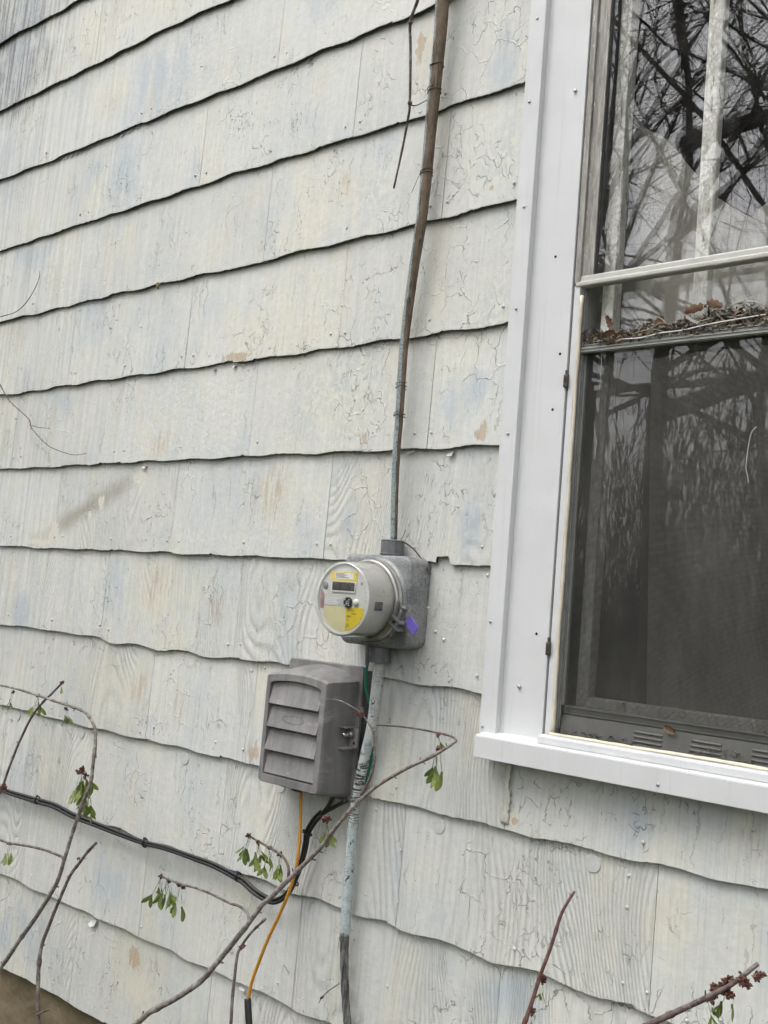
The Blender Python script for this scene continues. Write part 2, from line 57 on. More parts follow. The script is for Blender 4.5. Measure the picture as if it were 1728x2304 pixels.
B = {'arch': [(-1.0488, -0.3, 0.1383), (-1.0155, -0.2939, 0.1879), (-0.9964, -0.2878, 0.2159), (-0.9492, -0.2817, 0.2795), (-0.9021, -0.2757, 0.3379), (-0.8501, -0.2696, 0.4095), (-0.8204, -0.2635, 0.4623), (-0.8075, -0.2574, 0.5196), (-0.7947, -0.2513, 0.5769), (-0.7813, -0.2452, 0.63), (-0.7672, -0.2391, 0.679), (-0.7557, -0.233, 0.7189), (-0.7604, -0.227, 0.7648), (-0.7683, -0.2209, 0.8062), (-0.7741, -0.2148, 0.7828), (-0.7884, -0.2087, 0.8412), (-0.8175, -0.2026, 0.8677), (-0.866, -0.1965, 0.8878), (-0.9338, -0.1904, 0.8926), (-1.0469, -0.1843, 0.8972), (-1.1657, -0.1783, 0.902), (-1.2707, -0.1722, 0.9045), (-1.3797, -0.1661, 0.9033), (-1.4518, -0.16, 0.9019)], 'arch_side': [(-0.8426, -0.24, 0.5119), (-0.9314, -0.236, 0.5101), (-1.0226, -0.232, 0.5018), (-1.1349, -0.228, 0.4874), (-1.1973, -0.224, 0.4826), (-1.2417, -0.22, 0.4764)], 'dark': [(-0.8531, -0.26, 0.0254), (-0.8768, -0.25, 0.0749), (-0.9086, -0.24, 0.1525), (-0.9294, -0.23, 0.2094), (-0.9409, -0.22, 0.2524), (-0.9321, -0.21, 0.3011), (-0.9099, -0.2, 0.3708), (-0.8806, -0.19, 0.4464), (-0.8612, -0.18, 0.48), (-0.8347, -0.17, 0.5194), (-0.8144, -0.16, 0.5451)], 'dark_side': [(-0.8805, -0.25, 0.0968), (-0.8505, -0.255, 0.1156), (-0.8142, -0.26, 0.1332)], 'upright': [(-1.2504, -0.22, 0.577), (-1.2302, -0.2125, 0.6275), (-1.2193, -0.205, 0.6764), (-1.1971, -0.1975, 0.7414), (-1.1883, -0.19, 0.7751), (-1.1564, -0.1825, 0.8364), (-1.1217, -0.175, 0.8785), (-1.086, -0.1675, 0.9109), (-1.043, -0.16, 0.9494)], 'diag': [(-0.4377, -0.34, 0.1882), (-0.349, -0.3316, 0.2588), (-0.3149, -0.3232, 0.2924), (-0.2409, -0.3148, 0.3415), (-0.1706, -0.3064, 0.3956), (-0.1351, -0.298, 0.439), (-0.1006, -0.2896, 0.4851), (-0.0572, -0.2812, 0.5435), (-0.0242, -0.2728, 0.5917), (-0.0054, -0.2644, 0.6121), (0.0326, -0.256, 0.6539), (0.07, -0.2476, 0.6951), (0.1022, -0.2392, 0.7314), (0.1201, -0.2308, 0.7611), (0.1423, -0.2224, 0.7949), (0.169, -0.214, 0.8293), (0.1873, -0.2056, 0.8503), (0.2143, -0.1972, 0.876), (0.2457, -0.1888, 0.8989), (0.281, -0.1804, 0.9222), (0.3201, -0.172, 0.9442), (0.3461, -0.1636, 0.9623), (0.3011, -0.1552, 0.9397), (0.3358, -0.1468, 0.961), (0.3535, -0.1384, 0.9762), (0.3557, -0.13, 0.982)], 'diag_back': [(0.3557, -0.13, 0.982), (0.3413, -0.1183, 0.9839), (0.3189, -0.1067, 0.9854), (0.2787, -0.095, 0.985), (0.2099, -0.0833, 0.9836), (0.1433, -0.0717, 0.9793), (0.0745, -0.06, 0.9714)], 'diag_a': [(0.1614, -0.19, 0.8449), (0.1707, -0.1845, 0.8675), (0.1792, -0.179, 0.8991), (0.1778, -0.1735, 0.9259), (0.1727, -0.168, 0.9243), (0.1614, -0.1625, 0.9672), (0.1427, -0.157, 0.9852), (0.1166, -0.1515, 1.0026), (0.0909, -0.146, 1.0115), (0.0392, -0.1405, 1.023), (-0.0128, -0.135, 1.0222)], 'diag_b': [(0.0175, -0.245, 0.6464), (0.0148, -0.2408, 0.6684), (-0.0019, -0.2367, 0.685), (-0.0283, -0.2325, 0.6929), (-0.0654, -0.2283, 0.697), (-0.1034, -0.2242, 0.7013), (-0.1422, -0.22, 0.7056)], 'diag_c': [(-0.0608, -0.275, 0.545), (-0.0716, -0.2706, 0.5624), (-0.1048, -0.2663, 0.5677), (-0.1432, -0.2619, 0.5648), (-0.2064, -0.2575, 0.5672), (-0.2713, -0.2531, 0.5662), (-0.3255, -0.2488, 0.5605), (-0.3752, -0.2444, 0.5581), (-0.4199, -0.24, 0.557)], 'small': [(-0.11, -0.26, 0.2662), (-0.1199, -0.2514, 0.3103), (-0.1305, -0.2429, 0.3613), (-0.138, -0.2343, 0.4106), (-0.1439, -0.2257, 0.4467), (-0.1395, -0.2171, 0.4679), (-0.1195, -0.2086, 0.5003), (-0.0887, -0.2, 0.5335)], 'red': [(0.6462, -0.3, 0.5217), (0.6573, -0.2857, 0.56), (0.6619, -0.2714, 0.5961), (0.6663, -0.2571, 0.6384), (0.6742, -0.2429, 0.6821), (0.6816, -0.2286, 0.7345), (0.6846, -0.2143, 0.7553), (0.6895, -0.2, 0.774)], 'bud': [(0.8875, -0.36, 0.6324), (0.9228, -0.3514, 0.6586), (0.9574, -0.3429, 0.6836), (0.9912, -0.3343, 0.7084), (1.0121, -0.3257, 0.7244), (1.0303, -0.3171, 0.7395), (1.0457, -0.3086, 0.7562), (1.0611, -0.3, 0.7739)], 'tend1': [(-1.8044, -0.06, 1.9237), (-1.7637, -0.0533, 1.8813), (-1.6984, -0.0465, 1.8206), (-1.5806, -0.0397, 1.7557), (-1.5661, -0.033, 1.7254), (-1.4753, -0.0262, 1.6675), (-1.4028, -0.0195, 1.6442), (-1.3339, -0.0128, 1.6305), (-1.2694, -0.006, 1.6336)], 'tend1b': [(-1.575, -0.03, 1.7347), (-1.5454, -0.021, 1.7274), (-1.4881, -0.012, 1.7232)], 'tend2': [(-1.8984, -0.03, 2.1327), (-1.859, -0.0263, 2.1348), (-1.7642, -0.0227, 2.1402), (-1.7083, -0.019, 2.1632), (-1.6669, -0.0153, 2.2021), (-1.643, -0.0117, 2.2458), (-1.6486, -0.008, 2.2736)], 'vine': [(0.0948, -0.1, 2.6483), (0.0787, -0.0886, 2.6351), (0.0495, -0.0771, 2.5954), (0.0454, -0.0657, 2.5353), (0.0442, -0.0543, 2.4116), (0.031, -0.0429, 2.3791), (0.0103, -0.0314, 2.3235), (-0.0205, -0.02, 2.2303)], 'vineb': [(0.0361, -0.045, 2.4133), (0.0494, -0.0375, 2.4107), (0.078, -0.03, 2.4203)], 'conduit': [(0.103, -0.03, 2.6904), (0.1028, -0.0299, 2.6542), (0.1028, -0.0298, 2.5739), (0.0965, -0.0296, 2.4356), (0.092, -0.0295, 2.3372), (0.0886, -0.0294, 2.2389), (0.0831, -0.0292, 2.1413), (0.0744, -0.0291, 2.0641), (0.0691, -0.029, 2.0235), (0.0615, -0.0289, 1.9461), (0.0553, -0.0288, 1.8685), (0.0526, -0.0286, 1.8102), (0.0534, -0.0285, 1.7129), (0.0533, -0.0284, 1.6548), (0.0523, -0.0283, 1.5776), (0.0556, -0.0281, 1.4815), (0.0615, -0.028, 1.3842)], 'pipe': [(0.0459, -0.028, 1.1329), (0.0421, -0.0273, 1.1118), (0.0374, -0.0267, 1.0435), (0.0324, -0.026, 0.9791), (0.0247, -0.0253, 0.933), (0.0182, -0.0247, 0.9099), (0.0063, -0.024, 0.8517), (-0.0073, -0.0233, 0.778), (-0.0102, -0.0227, 0.7361), (-0.0123, -0.022, 0.6794), (-0.0137, -0.0213, 0.6044), (-0.0142, -0.0207, 0.5483), (-0.0139, -0.02, 0.4833)], 'fray': [(-0.0142, -0.02, 0.487), (-0.0102, -0.022, 0.4385), (-0.0016, -0.024, 0.3861), (0.0089, -0.026, 0.3348), (0.0195, -0.028, 0.2989), (0.0335, -0.03, 0.253)], 'green1': [(0.0321, -0.05, 1.1215), (0.0199, -0.044, 1.0985), (0.0127, -0.038, 1.0712), (0.0115, -0.032, 1.0408), (0.0201, -0.026, 1.0114), (0.0317, -0.02, 0.9825)], 'green2': [(0.0281, -0.012, 0.9139), (0.0218, -0.012, 0.8979), (0.015, -0.012, 0.8593), (0.0256, -0.012, 0.8989), (0.0184, -0.012, 0.864), (0.0113, -0.012, 0.829), (0.0009, -0.012, 0.8009)], 'orange': [(-0.1599, -0.05, 0.8073), (-0.1544, -0.055, 0.7893), (-0.1442, -0.06, 0.7145), (-0.138, -0.065, 0.6513), (-0.1392, -0.07, 0.6061), (-0.151, -0.075, 0.5547), (-0.1736, -0.08, 0.4969), (-0.2016, -0.085, 0.4336), (-0.2193, -0.09, 0.3802), (-0.2322, -0.095, 0.3357), (-0.2355, -0.1, 0.2902)], 'sleeve': [(-0.2378, -0.1, 0.2952), (-0.2255, -0.105, 0.264), (-0.2038, -0.11, 0.1969)], 'black': [(-0.105, -0.03, 0.7398), (-0.1259, -0.0296, 0.7223), (-0.1485, -0.0292, 0.6908), (-0.1541, -0.0288, 0.6587), (-0.1621, -0.0283, 0.6221), (-0.1757, -0.0279, 0.5841), (-0.1951, -0.0275, 0.5446), (-0.2163, -0.0271, 0.5201), (-0.2503, -0.0267, 0.5021), (-0.2871, -0.0262, 0.5032), (-0.3253, -0.0258, 0.511), (-0.365, -0.0254, 0.5253), (-0.3901, -0.025, 0.5297), (-0.4836, -0.0246, 0.5401), (-0.5802, -0.0242, 0.5405), (-0.6885, -0.0237, 0.5395), (-0.7862, -0.0233, 0.5327), (-0.8893, -0.0229, 0.5323), (-1.0061, -0.0225, 0.5349), (-1.1382, -0.0221, 0.5384), (-1.2508, -0.0217, 0.5495), (-1.3763, -0.0212, 0.5471), (-1.5187, -0.0208, 0.5443), (-1.5834, -0.0204, 0.5474), (-1.6934, -0.02, 0.5476)], 'blackA': [(-0.053, -0.05, 0.7912), (-0.0755, -0.04, 0.7654), (-0.105, -0.03, 0.7398)], 'blackB': [(-0.0212, -0.04, 0.7865), (-0.064, -0.035, 0.7632), (-0.105, -0.03, 0.7398)], 'scrap': [(-0.0124, -0.03, 0.3788), (-0.0381, -0.0367, 0.3563), (-0.0512, -0.0433, 0.3393), (-0.054, -0.05, 0.3271)], 'topwire': [(0.0758, -0.03, 1.3856), (0.0905, -0.0235, 1.3827), (0.1108, -0.017, 1.3704), (0.1317, -0.0105, 1.349), (0.1559, -0.004, 1.3141)]}
TIES = [(-1.3644, -0.022, 0.5427), (-0.7839, -0.022, 0.5307), (-0.3902, -0.022, 0.5272), (-0.1526, -0.03, 0.6843), (-0.1831, -0.03, 0.5653)]
CNAIL = [(0.3718, -0.0225, 2.5294), (0.3642, -0.0225, 2.3448), (0.3662, -0.0225, 2.1116), (0.3612, -0.0225, 1.89), (0.3594, -0.0225, 1.6205), (0.3436, -0.0225, 1.222), (0.3393, -0.0225, 1.0026)]
PNAIL = [(0.4698, -0.0065, 2.3469), (0.4153, -0.0065, 1.0935)]
HOLES = [(0.4434, -0.0064, 1.9947), (0.4683, -0.0064, 1.7849), (0.4577, -0.0064, 1.6689), (0.4495, -0.0064, 1.2051)]
CLIPS = [(0.4836, -0.004, 1.7301), (0.477, -0.004, 1.1814)]
SEEDS = {'arch': [(-0.8307, -0.21, 0.7436), (-0.845, -0.21, 0.7326), (-0.8126, -0.21, 0.7291)], 'arch_top': [(-1.301, -0.165, 0.8936), (-1.1601, -0.165, 0.8975), (-1.0079, -0.165, 0.8779)], 'arch_side': [(-1.1483, -0.22, 0.4813)], 'upright': [(-1.2024, -0.22, 0.6282)], 'uptip': [(-1.0472, -0.16, 0.9481)], 'b': [(-0.1366, -0.225, 0.7074), (-0.1052, -0.225, 0.701), (-0.0662, -0.225, 0.6946), (-0.0306, -0.225, 0.6879)], 'c': [(-0.4198, -0.24, 0.5563), (-0.3899, -0.24, 0.5522), (-0.3516, -0.24, 0.5525), (-0.3359, -0.24, 0.553)], 'd': [(0.0801, -0.2, 0.7805)], 'e': [(0.3132, -0.135, 0.9886), (0.3134, -0.135, 0.9602)], 'a': [(0.0956, -0.15, 1.0016), (0.115, -0.15, 1.0041)], 'red': [(0.6658, -0.25, 0.6256), (0.6491, -0.25, 0.5707)], 'bud': [(0.9925, -0.31, 0.7104), (1.0025, -0.31, 0.7181), (1.0148, -0.31, 0.7288), (1.0251, -0.31, 0.727), (1.0393, -0.31, 0.7476), (1.0468, -0.31, 0.7474), (1.0633, -0.31, 0.7638), (1.0169, -0.31, 0.7389)], 'small': [(-0.1251, -0.225, 0.4714), (-0.1354, -0.225, 0.4633)], 'dark': [(-0.8317, -0.2, 0.5044)]}
COCOON = (-0.9556, -0.006, 2.1261)
FLAKES = [(-1.661, 0.0, 2.6543, 0.02), (-1.6086, 0.0, 2.6575, 0.03), (-1.5356, 0.0, 2.6541, 0.03), (-1.4741, 0.0, 2.6478, 0.02), (-1.3965, 0.0, 2.6557, 0.016), (-1.3494, 0.0, 2.6616, 0.02), (-1.1827, 0.0, 2.658, 0.016), (-1.1252, 0.0, 2.6576, 0.022), (-1.0413, 0.0, 0.2563, 0.035), (0.1851, 0.0, 1.5924, 0.022), (0.0663, -0.0, 1.6023, 0.025), (0.4186, 0.0, 0.8496, 0.02), (0.3871, -0.0, 0.8235, 0.03), (0.4051, 0.0, 0.864, 0.02), (-1.1116, 0.0, 1.0695, 0.012), (-0.3764, 0.0, 0.2577, 0.02), (-0.9731, 0.0, 1.5901, 0.02), (-0.6814, 0.0, 1.8558, 0.012), (-0.5958, 0.0, 1.8577, 0.014), (-0.381, 0.0, 2.6667, 0.014)]

# ---------------------------------------------------------------- helpers
def empty(name, loc=(0, 0, 0)):
    o = bpy.data.objects.new(name, None); col.objects.link(o); o.location = loc; return o
def tag(o, label=None, cat=None, group=None, kind=None):
    if label: o['label'] = label
    if cat: o['category'] = cat
    if group: o['group'] = group
    if kind: o['kind'] = kind
    return o
def thing(name, label, cat, loc=(0, 0, 0), group=None):
    return tag(empty(name, loc), label, cat, group)
def link(name, me, parent=None):
    """the mesh is modelled in wall coordinates: the object sits where its parent's frame needs it"""
    o = bpy.data.objects.new(name, me); col.objects.link(o)
    if parent is not None:
        o.parent = parent
        off = Vector((0, 0, 0)); q = parent
        while q is not None: off += q.location; q = q.parent
        o.location = -off
    return o
def mesh(name, verts, faces, mat, parent=None, smooth=False, recalc=True):
    me = bpy.data.meshes.new(name); me.from_pydata([tuple(v) for v in verts], [], faces)
    if recalc:
        bm = bmesh.new(); bm.from_mesh(me); bmesh.ops.recalc_face_normals(bm, faces=bm.faces); bm.to_mesh(me); bm.free()
    for mt in (mat if isinstance(mat, (list, tuple)) else [mat]): me.materials.append(mt)
    if smooth: me.polygons.foreach_set('use_smooth', [True]*len(me.polygons))
    return link(name, me, parent)
def from_bm(name, bm, mat, parent=None, smooth=False):
    bmesh.ops.recalc_face_normals(bm, faces=bm.faces)
    me = bpy.data.meshes.new(name); bm.to_mesh(me); bm.free()
    for mt in (mat if isinstance(mat, (list, tuple)) else [mat]): me.materials.append(mt)
    if smooth: me.polygons.foreach_set('use_smooth', [True]*len(me.polygons))
    return link(name, me, parent)
def box_bm(x0, x1, y0, y1, z0, z1, bev=0, seg=2, shear=0, bm=None, zref=1.6):
    b = bmesh.new()
    vs_ = [b.verts.new((x, y, z)) for x in (x0, x1) for y in (y0, y1) for z in (z0, z1)]
    for f in ((0, 1, 3, 2), (4, 6, 7, 5), (0, 4, 5, 1), (2, 3, 7, 6), (0, 2, 6, 4), (1, 5, 7, 3)): b.faces.new([vs_[i] for i in f])
    bmesh.ops.recalc_face_normals(b, faces=b.faces)
    if bev: bmesh.ops.bevel(b, geom=b.edges[:], offset=bev, segments=seg, affect='EDGES', profile=.5)
    if shear:
        for v in b.verts: v.co.x += shear*(v.co.z-zref)
    if bm is None: return b
    me = bpy.data.meshes.new('t'); b.to_mesh(me); b.free(); bm.from_mesh(me); bpy.data.meshes.remove(me); return bm
def box(name, x0, x1, y0, y1, z0, z1, mat, parent=None, bev=.001, shear=0, seg=2):
    return from_bm(name, box_bm(x0, x1, y0, y1, z0, z1, bev, seg, shear), mat, parent)
def catmull(pts, n=6):
    P = [Vector(p) for p in pts]
    if len(P) < 3: return [P[0].lerp(P[-1], i/n) for i in range(n+1)]
    P = [P[0]*2-P[1]] + P + [P[-1]*2-P[-2]]
    out = []
    for i in range(1, len(P)-2):
        a, b, c, d = P[i-1:i+3]
        for k in range(n):
            t = k/n
            out.append(.5*((2*b)+(c-a)*t+(2*a-5*b+4*c-d)*t*t+(3*b-a-3*c+d)*t**3))
    out.append(P[-2]); return out
def tube_data(path, r0, r1=None, sides=8, jitter=0, flat=1, V=None, F=None, rfun=None, A=None):
    """sweeps a ring along path; r may taper; flat squeezes it along the wall normal"""
    V = [] if V is None else V; F = [] if F is None else F
    r1 = r0 if r1 is None else r1
    n = len(path); base = len(V); ref = Vector((0, -1, 0)); U = None
    for i, p in enumerate(path):
        t = (path[min(i+1, n-1)]-path[max(i-1, 0)])
        if t.length < 1e-9: t = Vector((0, 0, 1))
        t.normalize()
        if U is None or A is not None:
            U = ref.cross(t)
            if U.length < .1: U = Vector((1, 0, 0)).cross(t)
        U = (U-t*U.dot(t)).normalized(); W = t.cross(U)
        s = i/(n-1); r = rfun(s) if rfun else r0+(r1-r0)*s
        r *= 1+random.uniform(-jitter, jitter)
        for k in range(sides):
            a = 2*math.pi*k/sides
            V.append(p+U*(math.cos(a)*r)+W*(math.sin(a)*r*flat))
            if A is not None: A.append((math.cos(a), math.sin(a), s))
    for i in range(n-1):
        for k in range(sides):
            a, b = base+i*sides+k, base+i*sides+(k+1) % sides
            F.append((a, b, b+sides, a+sides))
    F.append(tuple(base+k for k in range(sides))[::-1]); F.append(tuple(base+(n-1)*sides+k for k in range(sides)))
    return V, F
def tube(name, pts, r0, mat, parent=None, r1=None, sides=10, n=6, **kw):
    V, F = tube_data(catmull(pts, n), r0, r1, sides, **kw)
    return mesh(name, V, F, mat, parent, smooth=True, recalc=False)
def lathe_y(name, prof, cx, cz, mat, parent=None, seg=64, smooth=True, cap0=False, cap1=False, a0=0, a1=2*math.pi):
    """revolves (radius, y) about an axis normal to the wall"""
    V, F = [], []; full = abs(a1-a0-2*math.pi) < 1e-6; ns = seg if full else seg+1
    for r, y in prof:
        for k in range(ns):
            a = a0+(a1-a0)*k/seg
            V.append((cx+r*math.cos(a), y, cz+r*math.sin(a)))
    for i in range(len(prof)-1):
        for k in range(seg):
            b = (k+1) % ns
            F.append((i*ns+k, i*ns+b, (i+1)*ns+b, (i+1)*ns+k))
    if cap0: F.append(tuple(range(ns)))
    if cap1: F.append(tuple((len(prof)-1)*ns+k for k in range(ns)))
    return mesh(name, V, F, mat, parent, smooth)
def lathe_z(name, prof, cx, cy, mat, parent=None, seg=24, smooth=True):
    V, F = [], []
    for r, z in prof:
        for k in range(seg):
            a = 2*math.pi*k/seg; V.append((cx+r*math.cos(a), cy+r*math.sin(a), z))
    for i in range(len(prof)-1):
        for k in range(seg):
            b = (k+1) % seg; F.append((i*seg+k, i*seg+b, (i+1)*seg+b, (i+1)*seg+k))
    F.append(tuple(range(seg))); F.append(tuple((len(prof)-1)*seg+k for k in range(seg)))
    return mesh(name, V, F, mat, parent, smooth)
def autosmooth(o, ang=35):
    me = o.data
    me.polygons.foreach_set('use_smooth', [True]*len(me.polygons))
    try: me.set_sharp_from_angle(angle=R_(ang))
    except Exception: pass
    return o

# ---------------------------------------------------------------- material helper
class G:
    dim = '3D'
    def __init__(s, name):
        s.mat = bpy.data.materials.new(name); s.mat.use_nodes = True
        s.t = s.mat.node_tree; s.t.nodes.clear()
        s.out = s.t.nodes.new('ShaderNodeOutputMaterial'); s._co = None
    def nd(s, typ, ins=None, **at):
        n = s.t.nodes.new('ShaderNode'+typ)
        for k, v in at.items(): setattr(n, k, v)
        for k, v in (ins or {}).items(): s.set(n.inputs[k], v)
        return n
    def set(s, sock, v):
        if isinstance(v, bpy.types.NodeSocket): s.t.links.new(v, sock)
        elif v is not None:
            if sock.type == 'RGBA' and len(v) == 3: v = (*v, 1)
            if sock.type == 'VECTOR' and hasattr(v, '__len__') and len(v) == 4: v = v[:3]
            sock.default_value = v
    @property
    def co(s):
        if s._co is None: s._co = s.nd('TexCoord').outputs['Object']
        return s._co
    def m(s, op, a, b=None, c=None, clamp=False):
        n = s.nd('Math', {0: a}, operation=op, use_clamp=clamp)
        if b is not None: s.set(n.inputs[1], b)
        if c is not None: s.set(n.inputs[2], c)
        return n.outputs[0]
    def v(s, op, a, b=None):
        n = s.nd('VectorMath', {0: a}, operation=op)
        if b is not None: s.set(n.inputs[1], b)
        return n.outputs['Value'] if op in ('LENGTH', 'DOT_PRODUCT', 'DISTANCE') else n.outputs[0]
    def sc(s, vec, xyz): return s.v('MULTIPLY', vec, xyz)
    def noise(s, vec, scale, detail=2, rough=.5, dist=0, colour=False):
        n = s.nd('TexNoise', {'Vector': vec, 'Scale': scale, 'Detail': detail, 'Roughness': rough, 'Distortion': dist}, noise_dimensions=s.dim)
        return n.outputs['Color' if colour else 0]
    def vor(s, vec, scale, feature='DISTANCE_TO_EDGE', rand=1, out='Distance'):
        return s.nd('TexVoronoi', {'Vector': vec, 'Scale': scale, 'Randomness': rand}, feature=feature, voronoi_dimensions=s.dim).outputs[out]
    def mr(s, v, a, b, c=0, d=1, smooth=True):
        return s.nd('MapRange', {0: v, 1: a, 2: b, 3: c, 4: d}, interpolation_type='SMOOTHSTEP' if smooth else 'LINEAR').outputs[0]
    def mix(s, f, a, b, mode='MIX'):
        n = s.nd('Mix', data_type='RGBA', blend_type=mode)
        s.set(n.inputs['Factor'], f); s.set(n.inputs[6], a); s.set(n.inputs[7], b)
        return n.outputs[2]
    def mul(s, c, f): # colour times scalar
        return s.v('SCALE', c) if False else s.nd('VectorMath', {0: c, 'Scale': f}, operation='SCALE').outputs[0]
    def bump(s, h, strength=1, dist=1, normal=None):
        n = s.nd('Bump', {'Height': h, 'Strength': strength, 'Distance': dist})
        if normal is not None: s.set(n.inputs['Normal'], normal)
        return n.outputs[0]
    def bsdf(s, color, rough=.6, metal=0, normal=None, spec=.5, coat=0, **kw):
        n = s.nd('BsdfPrincipled', {'Base Color': color, 'Roughness': rough, 'Metallic': metal, 'Specular IOR Level': spec, 'Coat Weight': coat})
        if normal is not None: s.set(n.inputs['Normal'], normal)
        for k, v in kw.items(): s.set(n.inputs[k], v)
        return n.outputs[0]
    def done(s, shader):
        s.t.links.new(shader, s.out.inputs['Surface']); return s.mat
def simple(name, color, rough=.5, metal=0, var=.12, scale=30, bump=0, spec=.5, dirt=None, dirtamt=.5, coat=0):
    g = G(name); n = g.noise(g.co, scale, 4, .6)
    c = g.mul(color+(1,) if len(color) == 3 else color, g.mr(n, .25, .75, 1-var, 1+var, False))
    if dirt:
        dn = g.noise(g.co, scale*.35, 5, .65)
        c = g.mix(g.m('MULTIPLY', g.mr(dn, .5, .72), dirtamt), c, dirt)
    nm = g.bump(g.noise(g.co, scale*6, 3, .6), 1, bump) if bump else None
    rr = g.mr(g.noise(g.co, scale*1.7, 3), .3, .7, max(0, rough-.08), min(1, rough+.08), False)
    return g.done(g.bsdf(c, rr, metal, nm, spec, coat))

# painted fibre-cement shingles: grain, crackled paint, old repairs, stains (flat textures over the wall plane)
def blobs(g, P, L):
    d = None
    for (x, z, rx, rz) in L:
        l = g.v('LENGTH', g.v('MULTIPLY', g.v('SUBTRACT', P, (x, z, 0)), (1/rx, 1/rz, 0)))
        d = l if d is None else g.m('MINIMUM', d, l)
    return d
def shingle_material():
    g = G('painted_shingle'); g.dim = '2D'
    s3 = g.nd('SeparateXYZ', {0: g.co}); X, Z = s3.outputs[0], s3.outputs[2]
    P = g.nd('CombineXYZ', {0: X, 1: Z}).outputs[0]
    rnd = g.nd('ObjectInfo').outputs['Random']
    Q = g.v('ADD', P, g.nd('CombineXYZ', {0: g.m('MULTIPLY', rnd, 37.), 1: g.m('MULTIPLY', rnd, 91.)}).outputs[0])
    sc = lambda v, x, z: g.v('MULTIPLY', v, (x, z, 1))
    mm2 = lambda a, b: g.m('MULTIPLY', a, b)
    soft = g.m('SUBTRACT', g.noise(sc(P, 1.3, .7), 11, 3, .65), .5)
    # colour: worn layers of grey, cream and blue-grey paint
    tall = g.noise(sc(Q, 1.7, 1.1), 2.2, 3, .55)
    c = g.mix(g.mr(g.noise(P, 3.1, 4, .6), .35, .68), (.60, .605, .585, 1), (.64, .635, .59, 1))
    mb = g.mr(g.m('ADD', blobs(g, P, BLUE), mm2(soft, 3.2)), 1.5, .1)
    mb = g.m('MAXIMUM', mb, mm2(g.mr(tall, .52, .74), .6))
    c = g.mix(mm2(mb, .85), c, (.475, .52, .55, 1))
    mc = g.mr(g.m('ADD', blobs(g, P, CREAM), mm2(soft, 3.0)), 1.35, .2)
    mc = g.m('MAXIMUM', mm2(mc, .9), mm2(g.mr(g.noise(sc(Q, 2, .8), 2.9, 4, .6), .52, .72), .8))
    c = g.mix(mm2(mc, .75), c, (.665, .635, .53, 1))
    # fine weathering streaks down the grain
    st = g.noise(sc(Q, 85, 2.0), 1, 4, .65)
    c = g.mul(c, g.mr(st, .25, .8, 1.04, .92, False))
    c = g.mul(c, g.mr(g.noise(P, 46, 4, .7), .25, .75, .94, 1.05, False))
    c = g.mul(c, g.mr(rnd, 0, 1, .94, 1.03, False))
    # rust bleeding and soot
    mrs = g.mr(g.m('ADD', blobs(g, P, RUST), mm2(soft, 1.6)), 1.15, .2)
    rs = mm2(mrs, g.mr(g.noise(sc(P, 70, 9), 1, 5, .7), .42, .66))
    c = g.mix(mm2(rs, .55), c, (.40, .28, .19, 1))
    cx = sum(a for a, b in SMEAR)/3; cz = sum(b for a, b in SMEAR)/3
    d = g.v('SUBTRACT', P, (cx, cz, 0)); ca, sa = math.cos(.378), math.sin(.378)
    u = g.v('DOT_PRODUCT', d, (ca/.31, sa/.31, 0)); w = g.v('DOT_PRODUCT', d, (-sa/.040, ca/.040, 0))
    sm = g.m('ADD', g.m('SQRT', g.m('ADD', mm2(u, u), mm2(w, w))), mm2(soft, 1.1))
    c = g.mix(mm2(g.mr(sm, 1.3, 0), .7), c, (.25, .215, .15, 1))
    # mildew: vertical dark streaks and specks
    mm = g.mr(g.m('ADD', blobs(g, P, MILDEW), mm2(soft, 1.4)), 1.25, .3)
    sk = g.mr(g.noise(sc(P, 60, 2.0), 1, 5, .75), .38, .66)
    far = g.mr(X, -1.15, -1.8)
    c = g.mix(mm2(mm2(mm, far), g.mr(sk, 0, 1, .25, .9)), c, (.13, .135, .135, 1))
    c = g.mix(mm2(mm2(g.mr(X, -.6, -1.9), sk), .30), c, (.22, .23, .23, 1))
    spn = g.noise(sc(P, 1, .55), 120, 3, .6)
    wide = g.mr(g.noise(P, 4.3, 2), .45, .7)
    spots = g.mr(g.m('ADD', spn, g.m('ADD', mm2(mm, .13), mm2(wide, .045))), .735, .785)
    c = g.mix(mm2(spots, .6), c, (.14, .145, .15, 1))
    # crackled paint
    wp = g.v('ADD', P, g.v('MULTIPLY', g.v('SUBTRACT', g.noise(P, 16, 3, .65, 0, True), (.5, .5, .5)), (.060, .060, 0)))
    k1 = g.vor(sc(wp, 1.3, .75), 15); k2 = g.vor(sc(wp, 1.3, .7), 40)
    east = mm2(g.mr(X, -.35, .15), .045)
    a1 = g.mr(g.m('ADD', g.noise(sc(P, 1, .8), 3.7, 2, .6), east), .55, .64); a2 = g.mr(g.m('ADD', g.noise(P, 5.1, 2, .6), east), .57, .67)
    brk = g.mr(g.noise(P, 23, 2), .44, .54)                       # cracks come and go
    l1 = mm2(mm2(g.mr(k1, .026, .008), a1), brk)
    l2 = mm2(mm2(g.mr(k2, .055, .018), a2), g.mr(g.noise(P, 31, 2), .47, .57))
    vl = mm2(g.mr(g.noise(sc(wp, 120, 5), 1, 1), .70, .74), g.mr(tall, .46, .58))
    crk = g.m('MAXIMUM', g.m('MAXIMUM', l1, mm2(l2, .8)), mm2(vl, .55))
    # curdled topcoat
    cu = g.mr(g.m('ADD', blobs(g, P, CURD), mm2(soft, 2.4)), 1.2, .5)
    cur = mm2(g.mr(g.vor(sc(wp, 1.1, .8), 58, 'F1'), .32, .62), cu)
    c = g.mix(mm2(cu, .25), c, (.42, .455, .465, 1))
    c = g.mix(mm2(cur, .75), c, (.66, .65, .57, 1))
